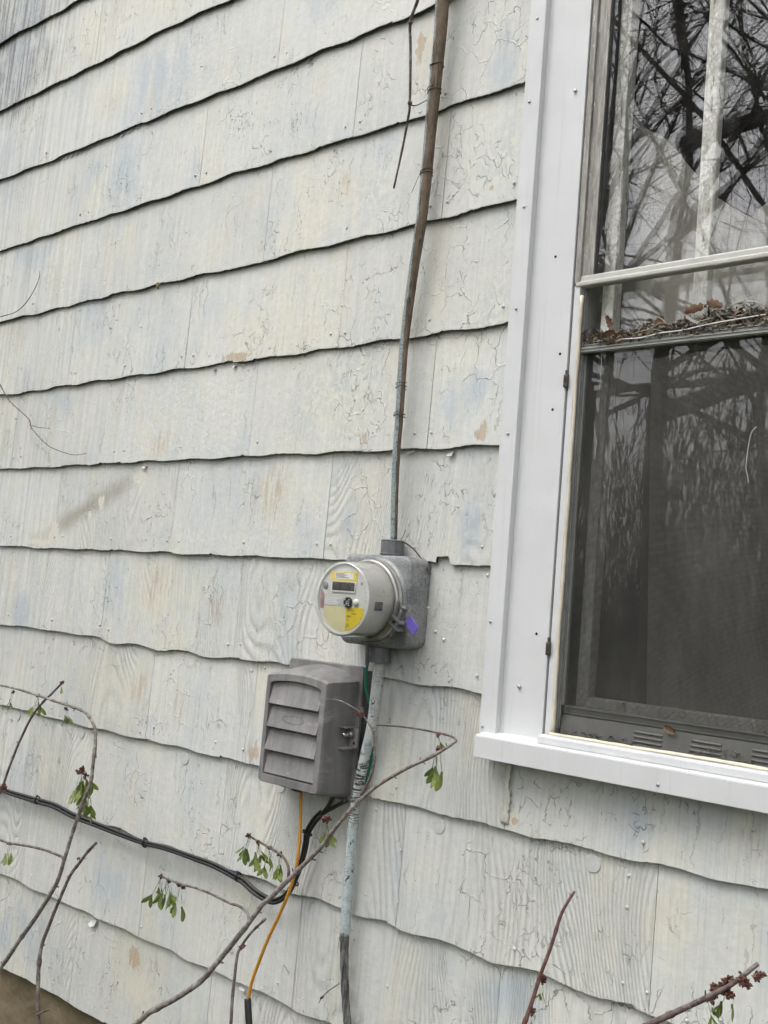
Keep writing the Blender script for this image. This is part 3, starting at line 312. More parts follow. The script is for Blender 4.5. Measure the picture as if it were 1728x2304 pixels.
    c = g.mix(mm2(mm2(g.mr(k1, .075, .02), mm2(a1, brk)), .45), c, (.73, .72, .68, 1))  # highlight on curled crack lips, put into the colour
    c = g.mix(mm2(crk, .66), c, (.14, .14, .13, 1))
    # pressed wood grain, grooves coloured darker
    low = g.mr(Z, 1.9, .9, .18, 1)
    bold = mm2(g.mr(g.m('FRACT', mm2(rnd, 7.31)), .45, .8), low)
    fld = g.noise(sc(Q, 3.0, .9), 1, 1.5, .45)
    ph = g.m('ADD', mm2(g.nd('SeparateXYZ', {0: Q}).outputs[0], 420.), mm2(fld, 260.))
    ring = g.m('POWER', g.m('ADD', mm2(g.m('SINE', ph), .5), .5), 1.5)
    fine = g.noise(sc(Q, 230, 3.5), 1, 1, .6)
    gm = mm2(bold, g.mr(g.noise(sc(Q, 4, 1.2), 1.4, 2), .36, .55))
    groove = mm2(ring, gm)
    c = g.mix(mm2(groove, .20), c, (.20, .215, .22, 1))
    c = g.mix(mm2(mm2(g.mr(fine, .52, .68), g.m('ADD', low, .15)), .11), c, (.25, .26, .26, 1))
    # paint gone: undercoat, then bare board
    ragged = g.m('SUBTRACT', g.noise(sc(P, 85, 26), 1, 4, .7), .5)
    mp = g.mr(g.m('ADD', blobs(g, P, PEEL), mm2(ragged, 2.6)), .92, .84)
    c = g.mix(mm2(mp, .9), c, g.mix(st, (.58, .555, .47, 1), (.66, .635, .56, 1)))
    mw = g.mr(g.m('ADD', blobs(g, P, BARE), g.m('ADD', mm2(ragged, 2.6), mm2(soft, 1.2))), 1.02, .80)
    wood = g.mix(g.noise(sc(P, 150, 9), 1, 3, .7), (.27, .165, .08, 1), (.60, .49, .36, 1))
    c = g.mix(mm2(mw, .75), c, wood)
    # relief
    h = mm2(groove, -.0017)
    h = g.m('SUBTRACT', h, mm2(fine, .0010))
    h = g.m('ADD', h, mm2(g.noise(P, 70, 1, .6), .0006))
    h = g.m('ADD', h, mm2(g.mr(k1, .05, .0), mm2(a1, .0008)))       # curled paint lips beside cracks
    h = g.m('SUBTRACT', h, mm2(g.m('MAXIMUM', l1, l2), .0016))
    nm = g.bump(h, 1, 1)
    return g.done(g.bsdf(c, g.mr(tall, .3, .7, .42, .6, False), 0, nm, .35))
M = {}
M['shingle'] = shingle_material()
M['edge'] = simple('weathered_shaded_shingle_edge', (.035, .035, .033), .9, 0, .35, 60)  # dirty underside, colour darkened further to draw the shadow line under each course
M['sheath'] = simple('tar_paper', (.02, .02, .02), .9)
def white_material():
    g = G('white_coated_aluminium'); n = g.noise(g.co, 7, 4, .6); sp = g.noise(g.co, 160, 3, .6); z = g.noise(g.sc(g.co, (70, 70, 3)), 1, 4, .7)
    c = g.mul((.645, .65, .655, 1), g.mr(n, .3, .7, .965, 1.02, False)); c = g.mix(g.mr(z, .54, .8, 0, .40), c, (.48, .48, .465, 1))
    c = g.mix(g.m('MULTIPLY', g.mr(sp, .70, .745), g.mr(g.noise(g.co, 12, 2), .42, .6)), c, (.30, .30, .29, 1))
    return g.done(g.bsdf(c, g.mr(n, .3, .7, .32, .5), 0, g.bump(g.noise(g.co, 9, 2), 1, .0025), .45))
M['white'] = white_material()
M['beige'] = simple('weathered_aluminium', (.50, .49, .455), .45, .1, .10, 25, .0001, .5, (.33, .32, .29), .6)
def stile_material():
    g = G('weathered_storm_stile'); n = g.noise(g.sc(g.co, (1, 1, .12)), 140, 5, .7); l = g.noise(g.sc(g.co, (1, 1, .3)), 60, 5, .7)
    c = g.mix(g.mr(n, .3, .7), (.20, .185, .165, 1), (.40, .385, .355, 1)); c = g.mix(g.mr(l, .60, .64), c, (.66, .65, .62, 1))
    return g.done(g.bsdf(c, .6, .1, g.bump(l, 1, .002)))
M['stile'] = stile_material()
M['old_caulk'] = simple('painted_over_caulk', (.56, .55, .48), .7, 0, .15, 80, .0006)
M['caulk'] = simple('yellowed_caulk', (.66, .60, .48), .6, 0, .10, 60, .0003)
M['dframe'] = simple('oxidised_screen_frame', (.30, .30, .285), .55, .1, .18, 35, .0001, .5, (.08, .075, .065), .6)
M['cream'] = None
M['galv'] = None
M['steel'] = simple('dull_steel', (.42, .41, .385), .34, .85, .10, 40, .00005, .5, (.20, .18, .15), .5)
M['dsteel'] = simple('grey_cast_metal', (.16, .165, .17), .6, .3, .2, 60, .0003, .5, (.13, .12, .11), .6)
M['grey_plastic'] = None
M['black'] = simple('black_rubber', (.014, .014, .015), .42, 0, .2, 30)
M['dark'] = simple('dark_plastic', (.035, .035, .036), .55)
M['green'] = simple('green_insulation', (.012, .15, .10), .45, 0, .2, 40)
M['orange'] = simple('orange_jacket', (.50, .225, .018), .5, 0, .15, 30, 0, .5, (.25, .12, .03), .4)
M['purple'] = simple('purple_plastic', (.155, .115, .46), .42, 0, .06, 60, .00005)
M['nail'] = simple('painted_nail', (.56, .565, .55), .4, 0, .12, 90)
M['nailm'] = simple('aluminium_nail', (.45, .46, .47), .35, .7, .1, 90)
M['hole'] = simple('dark_hole', (.015, .014, .013), .9)
M['bark'] = None
def cream_material():
    g = G('peeling_cream_paint')
    n = g.noise(g.sc(g.co, (3, 3, .6)), 22, 6, .7); c2 = g.noise(g.co, 120, 3)
    c = g.mix(g.mr(n, .36, .42), (.34, .30, .24, 1), (.72, .705, .64, 1))
    c = g.mix(g.mr(n, .48, .56), c, (.86, .845, .78, 1)); c = g.mul(c, g.mr(c2, .3, .7, .85, 1.08))
    return g.done(g.bsdf(c, .7, 0, g.bump(n, 1, .006)))
M['cream'] = cream_material()
def galv_material():
    g = G('galvanised_casting')
    cell = g.vor(g.co, 260, 'F1', 1, 'Color'); s = g.nd('SeparateColor', {0: cell}).outputs[0]
    big = g.noise(g.co, 18, 5, .65); sp = g.noise(g.co, 420, 3, .7)
    c = g.mix(g.mr(big, .35, .65), (.165, .17, .178, 1), (.31, .315, .315, 1))
    c = g.mul(c, g.mr(s, 0, 1, .80, 1.18, False))
    c = g.mix(g.m('MULTIPLY', g.mr(sp, .58, .70), g.mr(g.nd('SeparateXYZ', {0: g.co}).outputs[2], 1.20, 1.30, .1, .8)), c, (.55, .55, .56, 1))
    c = g.mix(g.mr(g.noise(g.co, 9, 5, .7), .56, .75, 0, .6), c, (.19, .175, .145, 1))
    return g.done(g.bsdf(c, .55, .35, g.bump(g.m('ADD', sp, g.m('MULTIPLY', big, 2.)), .8, .0006)))
M['galv'] = galv_material()
def plastic_material():
    g = G('weathered_grey_plastic')
    n = g.noise(g.co, 9, 5, .6); st = g.noise(g.sc(g.co, (60, 30, 6)), 1, 4, .7); f = g.noise(g.co, 300, 2)
    c = g.mix(g.mr(n, .35, .68), (.165, .158, .157, 1), (.235, .227, .222, 1))
    c = g.mul(c, g.mr(st, .3, .75, 1.14, .80)); c = g.mix(g.m('MULTIPLY', g.mr(g.noise(g.sc(g.co, (14, 14, 40)), 1, 4, .7), .58, .70), .5), c, (.33, .32, .31, 1))
    return g.done(g.bsdf(c, .58, 0, g.bump(f, .8, .0005), .4))
M['grey_plastic'] = plastic_material()
def bark_material(name, a, b, lich=.3):
    g = G(name); n = g.noise(g.sc(g.co, (1, 1, 1)), 90, 5, .7); l = g.noise(g.co, 38, 4, .65)
    c = g.mix(g.mr(n, .35, .65), a, b); c = g.mix(g.m('MULTIPLY', g.mr(l, .50, .66), lich), c, (.36, .36, .34, 1))
    return g.done(g.bsdf(c, .72, 0, g.bump(n, 1, .0012), .4))
M['bark'] = bark_material('grey_brown_bark', (.10, .080, .070, 1), (.25, .215, .195, 1), .8)
M['bark_dark'] = bark_material('purple_brown_bark', (.065, .044, .039, 1), (.16, .118, .105, 1), .4)
M['bark_red'] = bark_material('red_brown_bark', (.075, .032, .026, 1), (.15, .075, .06, 1), .05)
M['tendril'] = simple('dry_tendril', (.06, .045, .038), .8, 0, .3, 80)
M['bud'] = simple('red_bud_scales', (.11, .046, .034), .7, 0, .5, 220, 0, .4, (.16, .10, .05), .5)
def seed_material():
    g = G('green_samara'); n = g.noise(g.co, 130, 3); r = g.nd('ObjectInfo').outputs['Random']
    c = g.mix(r, (.10, .145, .028, 1), (.235, .285, .07, 1)); c = g.mul(c, g.mr(n, .3, .7, .8, 1.15))
    b = g.bsdf(c, .42, 0, g.bump(n, .5, .0006)); t = g.nd('BsdfTranslucent', {'Color': c}).outputs[0]
    return g.done(g.nd('MixShader', {0: .25, 1: b, 2: t}).outputs[0])
M['seed'] = seed_material()
def cable_material():
    """service cable: brown weathered jacket, blue-grey house paint left on one side"""
    g = G('weathered_cable'); at = g.nd('Attribute', attribute_name='ring'); s = g.nd('SeparateXYZ', {0: at.outputs['Vector']})
    n = g.noise(g.sc(g.co, (1, 1, .35)), 55, 5, .7); vert = g.noise(g.sc(g.co, (170, 170, 9)), 1, 4, .7)
    brown = g.mix(g.mr(n, .3, .7), (.080, .056, .036, 1), (.185, .14, .095, 1))
    brown = g.mix(g.mr(vert, .56, .66), brown, (.012, .010, .009, 1))
    paint = g.mix(g.noise(g.co, 40, 4), (.20, .24, .25, 1), (.34, .39, .40, 1))
    paint = g.mix(g.m('MULTIPLY', g.mr(g.vor(g.sc(g.co, (1, 1, .6)), 130), .06, .02), .7), paint, (.05, .05, .05, 1))
    side = g.m('ADD', g.m('MULTIPLY', s.outputs[0], -.74), g.m('MULTIPLY', s.outputs[1], .67))
    edge = g.m('ADD', side, g.m('MULTIPLY', g.m('SUBTRACT', n, .5), .9))
    lim = g.mr(s.outputs[2], .40, .95, .80, -.05)
    mk = g.m('GREATER_THAN', edge, lim)
    c = g.mix(mk, brown, paint)
    return g.done(g.bsdf(c, .68, 0, g.bump(g.m('ADD', g.m('MULTIPLY', vert, .6), n), 1, .0025), .35))
M['cable'] = cable_material()
def pipe_material():
    g = G('flaking_blue_paint_on_conduit'); at = g.nd('Attribute', attribute_name='ring'); s = g.nd('SeparateXYZ', {0: at.outputs['Vector']})
    t = s.outputs[2]; n = g.noise(g.co, 60, 5, .65)
    wrinkle = g.noise(g.sc(g.co, (40, 40, 330)), 1, 2, .6, .6)
    band = g.m('MULTIPLY', g.mr(t, .40, .48), g.mr(t, .70, .62))           # wrinkled, split paint
    c = g.mix(g.mr(t, .15, .5), (.50, .52, .50, 1), (.50, .565, .575, 1)); c = g.mul(c, g.mr(n, .3, .7, .86, 1.08))
    cr = g.mr(g.vor(g.sc(g.co, (1, 1, 1.7)), 75), .035, .008)
    cr = g.m('MULTIPLY', cr, g.mr(g.noise(g.co, 45, 2), .42, .55))
    w = g.m('MULTIPLY', g.mr(wrinkle, .50, .56), band)
    gone = g.mr(g.m('ADD', n, g.m('MULTIPLY', band, .03)), .63, .65)
    dk = g.m('MAXIMUM', g.m('MAXIMUM', g.m('MULTIPLY', cr, .8), w), gone)
    c = g.mix(g.m('MULTIPLY', band, .55), c, (.62, .63, .61, 1)); c = g.mix(g.m('MULTIPLY', dk, .93), c, (.035, .032, .03, 1))
    h = g.m('SUBTRACT', g.m('MULTIPLY', n, .8), dk)
    return g.done(g.bsdf(c, .6, 0, g.bump(h, 1, .0014), .35))
M['pipe'] = pipe_material()
def fray_material():
    g = G('frayed_grey_jacket'); s = g.noise(g.sc(g.co, (150, 150, 7)), 1, 5, .7)
    c = g.mix(g.mr(s, .32, .66), (.022, .022, .022, 1), (.20, .195, .185, 1))
    return g.done(g.bsdf(c, .75, 0, g.bump(s, 1, .004)))
M['fray'] = fray_material()
def glass_material(name, k=1.8, dust=.05, tint=(1, 1, 1), wavy=.0006):
    g = G(name)
    nm = g.bump(g.noise(g.sc(g.co, (1, 1, .5)), 7, 2), 1, wavy)
    f = g.m('POWER', g.nd('LayerWeight', {'Blend': .5}).outputs['Facing'], 5.); f = g.m('MULTIPLY', g.m('ADD', g.m('MULTIPLY', f, .96), .042), k, clamp=True)
    tr = g.nd('BsdfTransparent', {'Color': (*tint, 1)}).outputs[0]
    gl = g.nd('BsdfGlossy', {'Color': (1, 1, 1, 1), 'Roughness': .0, 'Normal': nm}).outputs[0]
    a = g.nd('MixShader', {0: f, 1: tr, 2: gl}).outputs[0]
    d = g.nd('BsdfDiffuse', {'Color': (.5, .5, .48, 1)}).outputs[0]
    dn = g.m('MULTIPLY', g.mr(g.noise(g.sc(g.co, (1, 1, .4)), 26, 5, .7), .35, .75), dust)
    return g.done(g.nd('MixShader', {0: dn, 1: a, 2: d}).outputs[0])
M['glass_low'] = glass_material('lower_storm_glass', 1.6, .015, (1, 1, 1), .00012)
M['glass'] = glass_material('window_glass', 2.9, .03, (1, 1, 1), .00012)
M['glass_in'] = glass_material('inner_window_glass', 2.0, .05, (1, 1, 1), .0002)
M['cover'] = glass_material('clear_meter_cover', 1.7, .05, (1, 1, .99), 0)
def mesh_material():
    """fibreglass insect screen: fine woven threads with open cells"""
    g = G('insect_screen'); s = g.nd('SeparateXYZ', {0: g.co})
    a = g.m('SINE', g.m('MULTIPLY', s.outputs[0], 2*math.pi/.0022)); b = g.m('SINE', g.m('MULTIPLY', s.outputs[2], 2*math.pi/.0022))
    th = g.m('MAXIMUM', a, b); n = g.noise(g.sc(g.co, (1, 1, .5)), 7, 5, .65)
    lim = g.mr(n, .3, .7, .34, .10, False)
    thread = g.mr(th, g.m('SUBTRACT', lim, .15), g.m('ADD', lim, .15))
    col_ = g.mix(g.mr(n, .35, .7), (.044, .0425, .039, 1), (.080, .076, .069, 1))
    df = g.bsdf(col_, .7, 0, None, .3); tr = g.nd('BsdfTransparent').outputs[0]
    return g.done(g.nd('MixShader', {0: thread, 1: tr, 2: df}).outputs[0])
M['screen'] = mesh_material()
M['curtain'] = simple('dusty_curtain', (.33, .315, .275), .9, 0, .2, 14)
M['room'] = simple('dim_room', (.055, .052, .048), .9)
M['face'] = simple('meter_face_plate', (.60, .60, .58), .45, 0, .03, 20)
M['barrel'] = simple('taupe_meter_barrel', (.48, .468, .435), .34, .15, .06, 16, .00003, .5, (.22, .20, .17), .45)
M['yellow'] = simple('yellow_label', (.70, .53, .03), .5, 0, .05, 30)
M['yellow_faded'] = simple('sun_bleached_yellow_label', (.62, .58, .34), .6, 0, .10, 14)
M['lab_white'] = simple('white_label', (.72, .72, .70), .5, 0, .04, 30)
M['lab_silver'] = simple('silver_label', (.52, .53, .55), .4, .1, .05, 30)
M['lcd'] = simple('blank_lcd', (.055, .055, .045), .25, 0, .1, 30)
M['ink'] = simple('black_print', (.02, .02, .025), .6)
M['ink_red'] = simple('red_print', (.30, .04, .05), .6)
M['ink_white'] = simple('white_print', (.82, .82, .80), .6)
M['leaf'] = simple('dead_brown_leaf', (.13, .075, .045), .8, 0, .35, 60, .0005, .3, (.24, .17, .11), .6)
M['litter'] = None
def litter_material():
    g = G('grey_brown_litter'); r = g.nd('Attribute', attribute_name='tone').outputs['Fac']
    c = g.mix(g.mr(r, .0, .6), (.05, .042, .034, 1), (.22, .20, .175, 1)); c = g.mix(g.mr(r, .55, .8), c, (.20, .135, .08, 1)); c = g.mix(g.mr(r, .85, 1), c, (.42, .35, .25, 1))
    return g.done(g.bsdf(c, .9))
M['litter'] = litter_material()
M['cocoon'] = simple('tan_cocoon', (.26, .20, .13), .9, 0, .5, 300, .002)
def foundation_material():
    g = G('tan_parged_foundation'); n = g.noise(g.co, 5, 5, .6); sw = g.noise(g.co, 6, 2, .5, .6)
    c = g.mix(g.mr(n, .3, .7), (.10, .076, .042, 1), (.185, .145, .088, 1))
    return g.done(g.bsdf(c, .8, 0, g.bump(g.m('ADD', sw, g.m('MULTIPLY', g.noise(g.co, 60, 3), .12)), 1, .02)))
M['found'] = foundation_material()
def ground_material():
    g = G('damp_lawn_soil'); g.dim = '2D'; n = g.noise(g.co, 1.3, 3, .7); f = g.noise(g.co, 30, 1, .7)
    c = g.mix(g.mr(n, .35, .62), (.055, .048, .030, 1), (.045, .062, .022, 1)); c = g.mul(c, g.mr(f, .3, .7, .6, 1.3))
    return g.done(g.nd('BsdfDiffuse', {'Color': c}).outputs[0])
M['ground'] = ground_material()
def plain(name, c):
    g = G(name); return g.done(g.nd('BsdfDiffuse', {'Color': (*c, 1), 'Roughness': .5}).outputs[0])
M['tree'] = plain('grey_tree_bark', (.12, .11, .10))
M['hedge'] = plain('evergreen_needles', (.035, .038, .026))

# ================================================================= SETTING
mesh('ground', [(-60, -90, -.42), (60, -90, -.42), (60, 30, -.42), (-60, 30, -.42)], [(0, 1, 2, 3)], M['ground'])
tag(bpy.data.objects['ground'], 'damp bare soil and thin grass below the wall', None, kind='structure')
fo = from_bm('foundation', box_bm(-4.6, 3.2, .022, .25, -.6, .05, .004), M['found'])
tag(fo, 'tan parged foundation below the lowest shingles', kind='structure')

# ================================================================= SHINGLED WALL
wall = thing('shingled_wall', 'pale grey house wall of overlapping wavy-edged painted shingles', 'wall')
WX0, WX1 = .372, 1.40                       # opening behind the window casing
WZ0, WZ1 = .946, 2.86
XL, XR = -4.2, 2.9
def zedge(k, x):
    zb = (12-k)*E
    per = lambda q: zb+.0055*math.sin(2*math.pi*q/.2065+k*1.7)
    pts = EDGES.get(k)
    if not pts: return per(x)
    if x < pts[0][0]: return per(x)+(pts[0][1]-per(pts[0][0]))*math.exp(-(pts[0][0]-x)/.12)
    if x > pts[-1][0]: return per(x)+(pts[-1][1]-per(pts[-1][0]))*math.exp(-(x-pts[-1][0])/.12)
    for (a, za), (b, zb2) in zip(pts, pts[1:]):
        if a <= x <= b: return za+(zb2-za)*(x-a)/max(1e-6, b-a)
def smooth_edge(k):
    """digitised edge points, made into a rounded curve except at cut notches"""
    pts = sorted(EDGES[k]); out = []
    P = [pts[0]]+pts+[pts[-1]]
    for i in range(1, len(P)-2):
        a, b, c, d = P[i-1:i+3]
        if abs(c[1]-b[1]) > abs(c[0]-b[0])*.8 or abs(c[0]-b[0]) > .25: out.append(b); continue
        n = 3
        for j in range(n):
            t = j/n; s = lambda q, w: (w[1]-q[1])/max(.004, w[0]-q[0])
            m0 = 0 if abs(s(a, b)) > .8 else max(-.35, min(.35, s(a, c))); m1 = 0 if abs(s(c, d)) > .8 else max(-.35, min(.35, s(b, d))); L = c[0]-b[0]
            h = (2*t**3-3*t*t+1)*b[1]+(t**3-2*t*t+t)*m0*L+(-2*t**3+3*t*t)*c[1]+(t**3-t*t)*m1*L
            out.append((b[0]+L*t, h))
    out.append(pts[-1]); return out
for k in list(EDGES): EDGES[k] = smooth_edge(k)
GRID = .6195
def joints(k):
    if k == 9: return [-4.2, -3.6, -2.98, -2.36, -1.74, -1.30, -.854, -.412, .02, .394, 1.01, 1.63, 2.25, 2.9]
    x0 = -1.121 if k % 2 == 0 else -.811
    j = [x0+GRID*i for i in range(-6, 8)]
    if k == 11: j = [q if abs(q-.428) > .05 else .398 for q in j]
    j = [q for q in j if XL+.1 < q < XR-.1]
    return [XL]+j+[XR]
def shingle(k, x0, x1, top=None):
    if x1-x0 < .03: return
    g = .0007; a, b = x0+g, x1-g
    xs = {round(a, 5), round(b, 5)}
    for px, pz in EDGES.get(k, []):
        if a+.002 < px < b-.002: xs.add(px)
    q = a
    while q < b: xs.add(round(q, 5)); q += .03
    xs = sorted(xs)
    zt = (12-k+1)*E+.03 if top is None else top
    rj = random.uniform(-.0009, .0009); dz = 0
    jag = .0009; dz = random.uniform(-.0015, .0015) if k not in EDGES else random.uniform(-.0009, .0009)
    V, F, mi = [], [], []
    for x in xs:
        zb = zedge(k, x)+random.uniform(-jag, jag)+dz+(random.uniform(.001, .004) if random.random() < .03 else 0)
        yt = .0128+.0006*math.sin(x*9+k)
        # bow: shingles are not perfectly flat against the wall
        yb = rj+.0007*math.sin(x*13+k*2.1)
        V += [(x, yb+.0068, zb), (x, yb+.0009, zb), (x, yb, zb+.0013), (x, yt, zt), (x, yt+.005, zt)]
    n = len(xs)
    for i in range(n-1):
        o, p_ = i*5, i*5+5
        F += [(o, p_, p_+1, o+1), (o+1, p_+1, p_+2, o+2), (o+2, p_+2, p_+3, o+3), (o+3, p_+3, p_+4, o+4), (o+4, p_+4, p_, o)]
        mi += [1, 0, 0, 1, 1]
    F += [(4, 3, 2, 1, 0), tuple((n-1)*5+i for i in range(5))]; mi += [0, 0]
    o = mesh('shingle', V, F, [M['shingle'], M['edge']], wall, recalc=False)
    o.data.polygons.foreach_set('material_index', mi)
    return o
for k in range(-4, 13):
    J = joints(k)
    for x0, x1 in zip(J, J[1:]):
        zlow, zhigh = (12-k)*E, (13-k)*E
        if zlow > WZ1 or zhigh < WZ0: shingle(k, x0, x1); continue
        if zlow >= WZ0-.02 and zhigh <= WZ1+.3 and zlow < WZ1:            # beside the window
            if x0 < WX0: shingle(k, x0, min(x1, WX0))
            if x1 > WX1: shingle(k, max(x0, WX1), x1)
        elif zlow < WZ0:                                                      # below the sill
            if x1 <= WX0+.03 or x0 >= WX1: shingle(k, x0, x1)
            else:
                shingle(k, x0, min(x1, WX1), WZ0)
                if x1 > WX1: shingle(k, WX1, x1)
        else: shingle(k, x0, x1)
bm = bmesh.new()
for b in ((XL, WX0, 0, 4.4), (WX1, XR, 0, 4.4), (WX0, WX1, 0, WZ0), (WX0, WX1, WZ1, 4.4)):
    box_bm(b[0], b[1], .021, .12, b[2], b[3], 0, bm=bm)
from_bm('sheathing', bm, M['sheath'], wall)

def dome_mesh(name, r, h, mat, seg=10, inner=.72):
    V, F = [], []
    prof = [(r, 0), (r, -h*.55), (r*inner, -h), (0, -h*1.05)]
    for rr, y in prof[:-1]:
        for i in range(seg): a = 2*math.pi*i/seg; V.append((rr*math.cos(a), y, rr*math.sin(a)))
    V.append((0, prof[-1][1], 0))
    for j in range(len(prof)-2):
        for i in range(seg): b = (i+1) % seg; F.append((j*seg+i, j*seg+b, (j+1)*seg+b, (j+1)*seg+i))
    for i in range(seg): F.append(((len(prof)-2)*seg+i, (len(prof)-2)*seg+(i+1) % seg, len(V)-1))
    me = bpy.data.meshes.new(name); me.from_pydata(V, [], F); me.materials.append(mat)
    bm = bmesh.new(); bm.from_mesh(me); bmesh.ops.recalc_face_normals(bm, faces=bm.faces); bm.to_mesh(me); bm.free()
    me.polygons.foreach_set('use_smooth', [True]*len(me.polygons)); return me
def yface(x, z):
    k = math.floor(12-z/E)+1                       # shingle face depth at (x, z)
    if z < zedge(k, x): k += 1
    elif z > zedge(k-1, x): k -= 1
    zb = zedge(k, x); return .0128*max(0, min(1, (z-zb)/(E+.03)))
nm_ = dome_mesh('nail', .0038, .0040, M['nail'])
for x, z in NAILS:
    o = bpy.data.objects.new('nail', nm_); col.objects.link(o); o.parent = wall; o.location = (x, yface(x, z)+.0008, z)
    s = random.uniform(.75, 1.15); o.scale = (s, 1, s)
dm = dome_mesh('plug_disc', .0178, .0038, M['nail'], 28, .93)
dm.polygons.foreach_set('use_smooth', [False]*len(dm.polygons))
for x, z in DISCS:
    o = bpy.data.objects.new('plug_disc', dm); col.objects.link(o); o.parent = wall; o.location = (x, yface(x, z)+.0008, z)
# curled paint flakes
for i, (x, y, z, s) in enumerate(FLAKES):
    if (z > 2.6 and x < -1) or x > .38: continue
    V, F = [], []; nu = 7; rot = random.uniform(-.5, .5) if z < 2.5 else random.uniform(-.1, .25)
    h = s*random.uniform(.28, .5)
    for u in range(nu):
        for v in range(4):
            a, b = (u/(nu-1)-.5)*s, -(v/3)*h*(1 if 0 < u < nu-1 else .55)*random.uniform(.75, 1.15)
            V.append((x+a*math.cos(rot)-b*math.sin(rot)*.2, yface(x, z-.004)-.0012-.0085*(v/3)**2*random.uniform(.5, 1.1), z+a*math.sin(rot)+b))
    for u in range(nu-1):
        for v in range(3): q = u*4+v; F.append((q, q+1, q+5, q+4))
    mesh('paint_flake', V, F, M['nail'], wall, smooth=True)
# strip of paint peeling just under the third course edge
V, F = [], []; x = -1.70
while x < -1.14:
    w_ = random.uniform(.008, .030); n0 = len(V); hh = random.uniform(.004, .013)
    for i in range(6):
        q = x+w_*i/5; zt = zedge(2, q)-.002; f = math.sin(math.pi*i/5)**.6*random.uniform(.75, 1.1); y0 = yface(q, zt-.01)
        V += [(q, y0-.0006, zt), (q, y0-.0012, zt-hh*.5*f), (q, y0-.0012-.0035*f, zt-hh*f)]
    for i in range(5): a = n0+i*3; F += [(a, a+1, a+4, a+3), (a+1, a+2, a+5, a+4)]
    x += w_*random.uniform(.8, 1.6)
mesh('paint_flake', V, F, M['nail'], wall, True)
# old caulk in the seam under the window corner
tube('caulk_seam', [(.395, .001, .935), (.3945, -.001, .89), (.396, -.001, .85), (.394, -.001, .812)], .006, M['old_caulk'], wall, .009, 8, jitter=.45, flat=.3)

# ================================================================= WINDOW
SH = .0135
win = thing('window', 'white clad window with storm glass above and insect screen below', 'window', (.86, 0, .95))
WR = 1.40                                    # outer right of the casing
def wbox(name, x0, x1, y0, y1, z0, z1, mat, parent=None, bev=.0012, **kw): return box(name, x0, x1, y0, y1, z0, z1, mat, parent or win, bev, SH, **kw)
for (a, b, c_, d) in ((.338, .380, .380, .484), (WR, WR-.042, WR-.042, WR-.146)):
    x0, x1 = min(a, b), max(a, b); cs = wbox('casing_strip', x0, x1, -.022, .012, .985, 2.86, M['white'], bev=.0015)
    x0, x1 = min(c_, d), max(c_, d); cp = wbox('casing_panel', x0-.001, x1, -.006, .010, .984, 2.80, M['white'])
    if a < .5: left_strip, left_panel = cs, cp
wbox('head_casing', .380, WR-.042, -.024, .012, 2.76, 2.88, M['white'])
def sx(z): return SH*(z-1.6)
def small(name, me, parent, loc, s=1):
    o = bpy.data.objects.new(name, me); col.objects.link(o); o.parent = parent
    off = Vector((0, 0, 0)); q = parent
    while q is not None: off += q.location; q = q.parent
    o.location = Vector(loc)-off; o.scale = (s, s, s); return o
cn = dome_mesh('casing_nail', .0032, .002, M['nailm']); cs_ = dome_mesh('casing_screw', .0042, .004, M['nailm']); hm = dome_mesh('nail_hole', .003, .0003, M['hole'])
for p_ in CNAIL: small('casing_nail', cn, left_strip, p_)
for p_ in PNAIL: small('casing_screw', cs_, left_panel, p_)
for p_ in HOLES: small('nail_hole', hm, left_panel, p_)
# sill: sloped top, front face, left return
def prism_x(name, prof, x0, x1, mat, parent, bev=0):
    """profile in (y, z), swept along the wall"""
    n = len(prof); V = [(x0, y, z) for y, z in prof]+[(x1, y, z) for y, z in prof]
    F = [tuple(range(n))[::-1], tuple(range(n, 2*n))]+[(i, (i+1) % n, n+(i+1) % n, n+i) for i in range(n)]
    b = bmesh.new(); vv = [b.verts.new(v) for v in V]
    for f in F: b.faces.new([vv[i] for i in f])
    bmesh.ops.recalc_face_normals(b, faces=b.faces)
    if bev: bmesh.ops.bevel(b, geom=b.edges[:], offset=bev, segments=2, affect='EDGES')
    return from_bm(name, b, mat, parent)
sl = prism_x('sill', [(.02, .9985), (-.012, .994), (-.0505, .9865), (-.0505, .9415), (.008, .9415), (.02, .96)], .3395, WR+.012, M['white'], win, .0015)
prism_x('sill_lip', [(-.018, 1.0075), (-.034, 1.0035), (-.034, .9905), (-.018, .9935)], .4835, WR-.146, M['white'], sl, .0006)
small('casing_nail', cn, sl, (.76, -.051, .956))
# storm window
XO, X1R = .4875, WR-.15
fl = wbox('storm_flange', .4885, .502, -.0035, .004, .999, 1.925, M['white'], bev=.0008)
wbox('storm_flange', X1R-.0155, X1R-.001, -.0035, .004, .999, 2.76, M['white'], bev=.0008)
tube('caulk_bead', [(.5045+sx(z)+random.uniform(-.0012, .0012), .0005, z) for z in [1.004+.06*i for i in range(16)]], .0042, M['caulk'], fl, jitter=.16, sides=8, n=3)
tube('caulk_bead', [(x, -.010, 1.0085+random.uniform(-.0012, .0012)) for x in [.497+.05*i for i in range(16)]], .0045, M['caulk'], sl, jitter=.14, sides=8, n=3)
jm = M['dframe']
wbox('storm_jamb', .4985, .5055, .004, .10, .999, 2.76, jm, bev=.0006)
wbox('storm_jamb', X1R-.019, X1R-.012, .004, .10, .999, 2.76, jm, bev=.0006)
for yy in (.011, .019): wbox('track_rib', .5055, .5085, yy, yy+.0018, 1.02, 1.925, jm, bev=.0003)
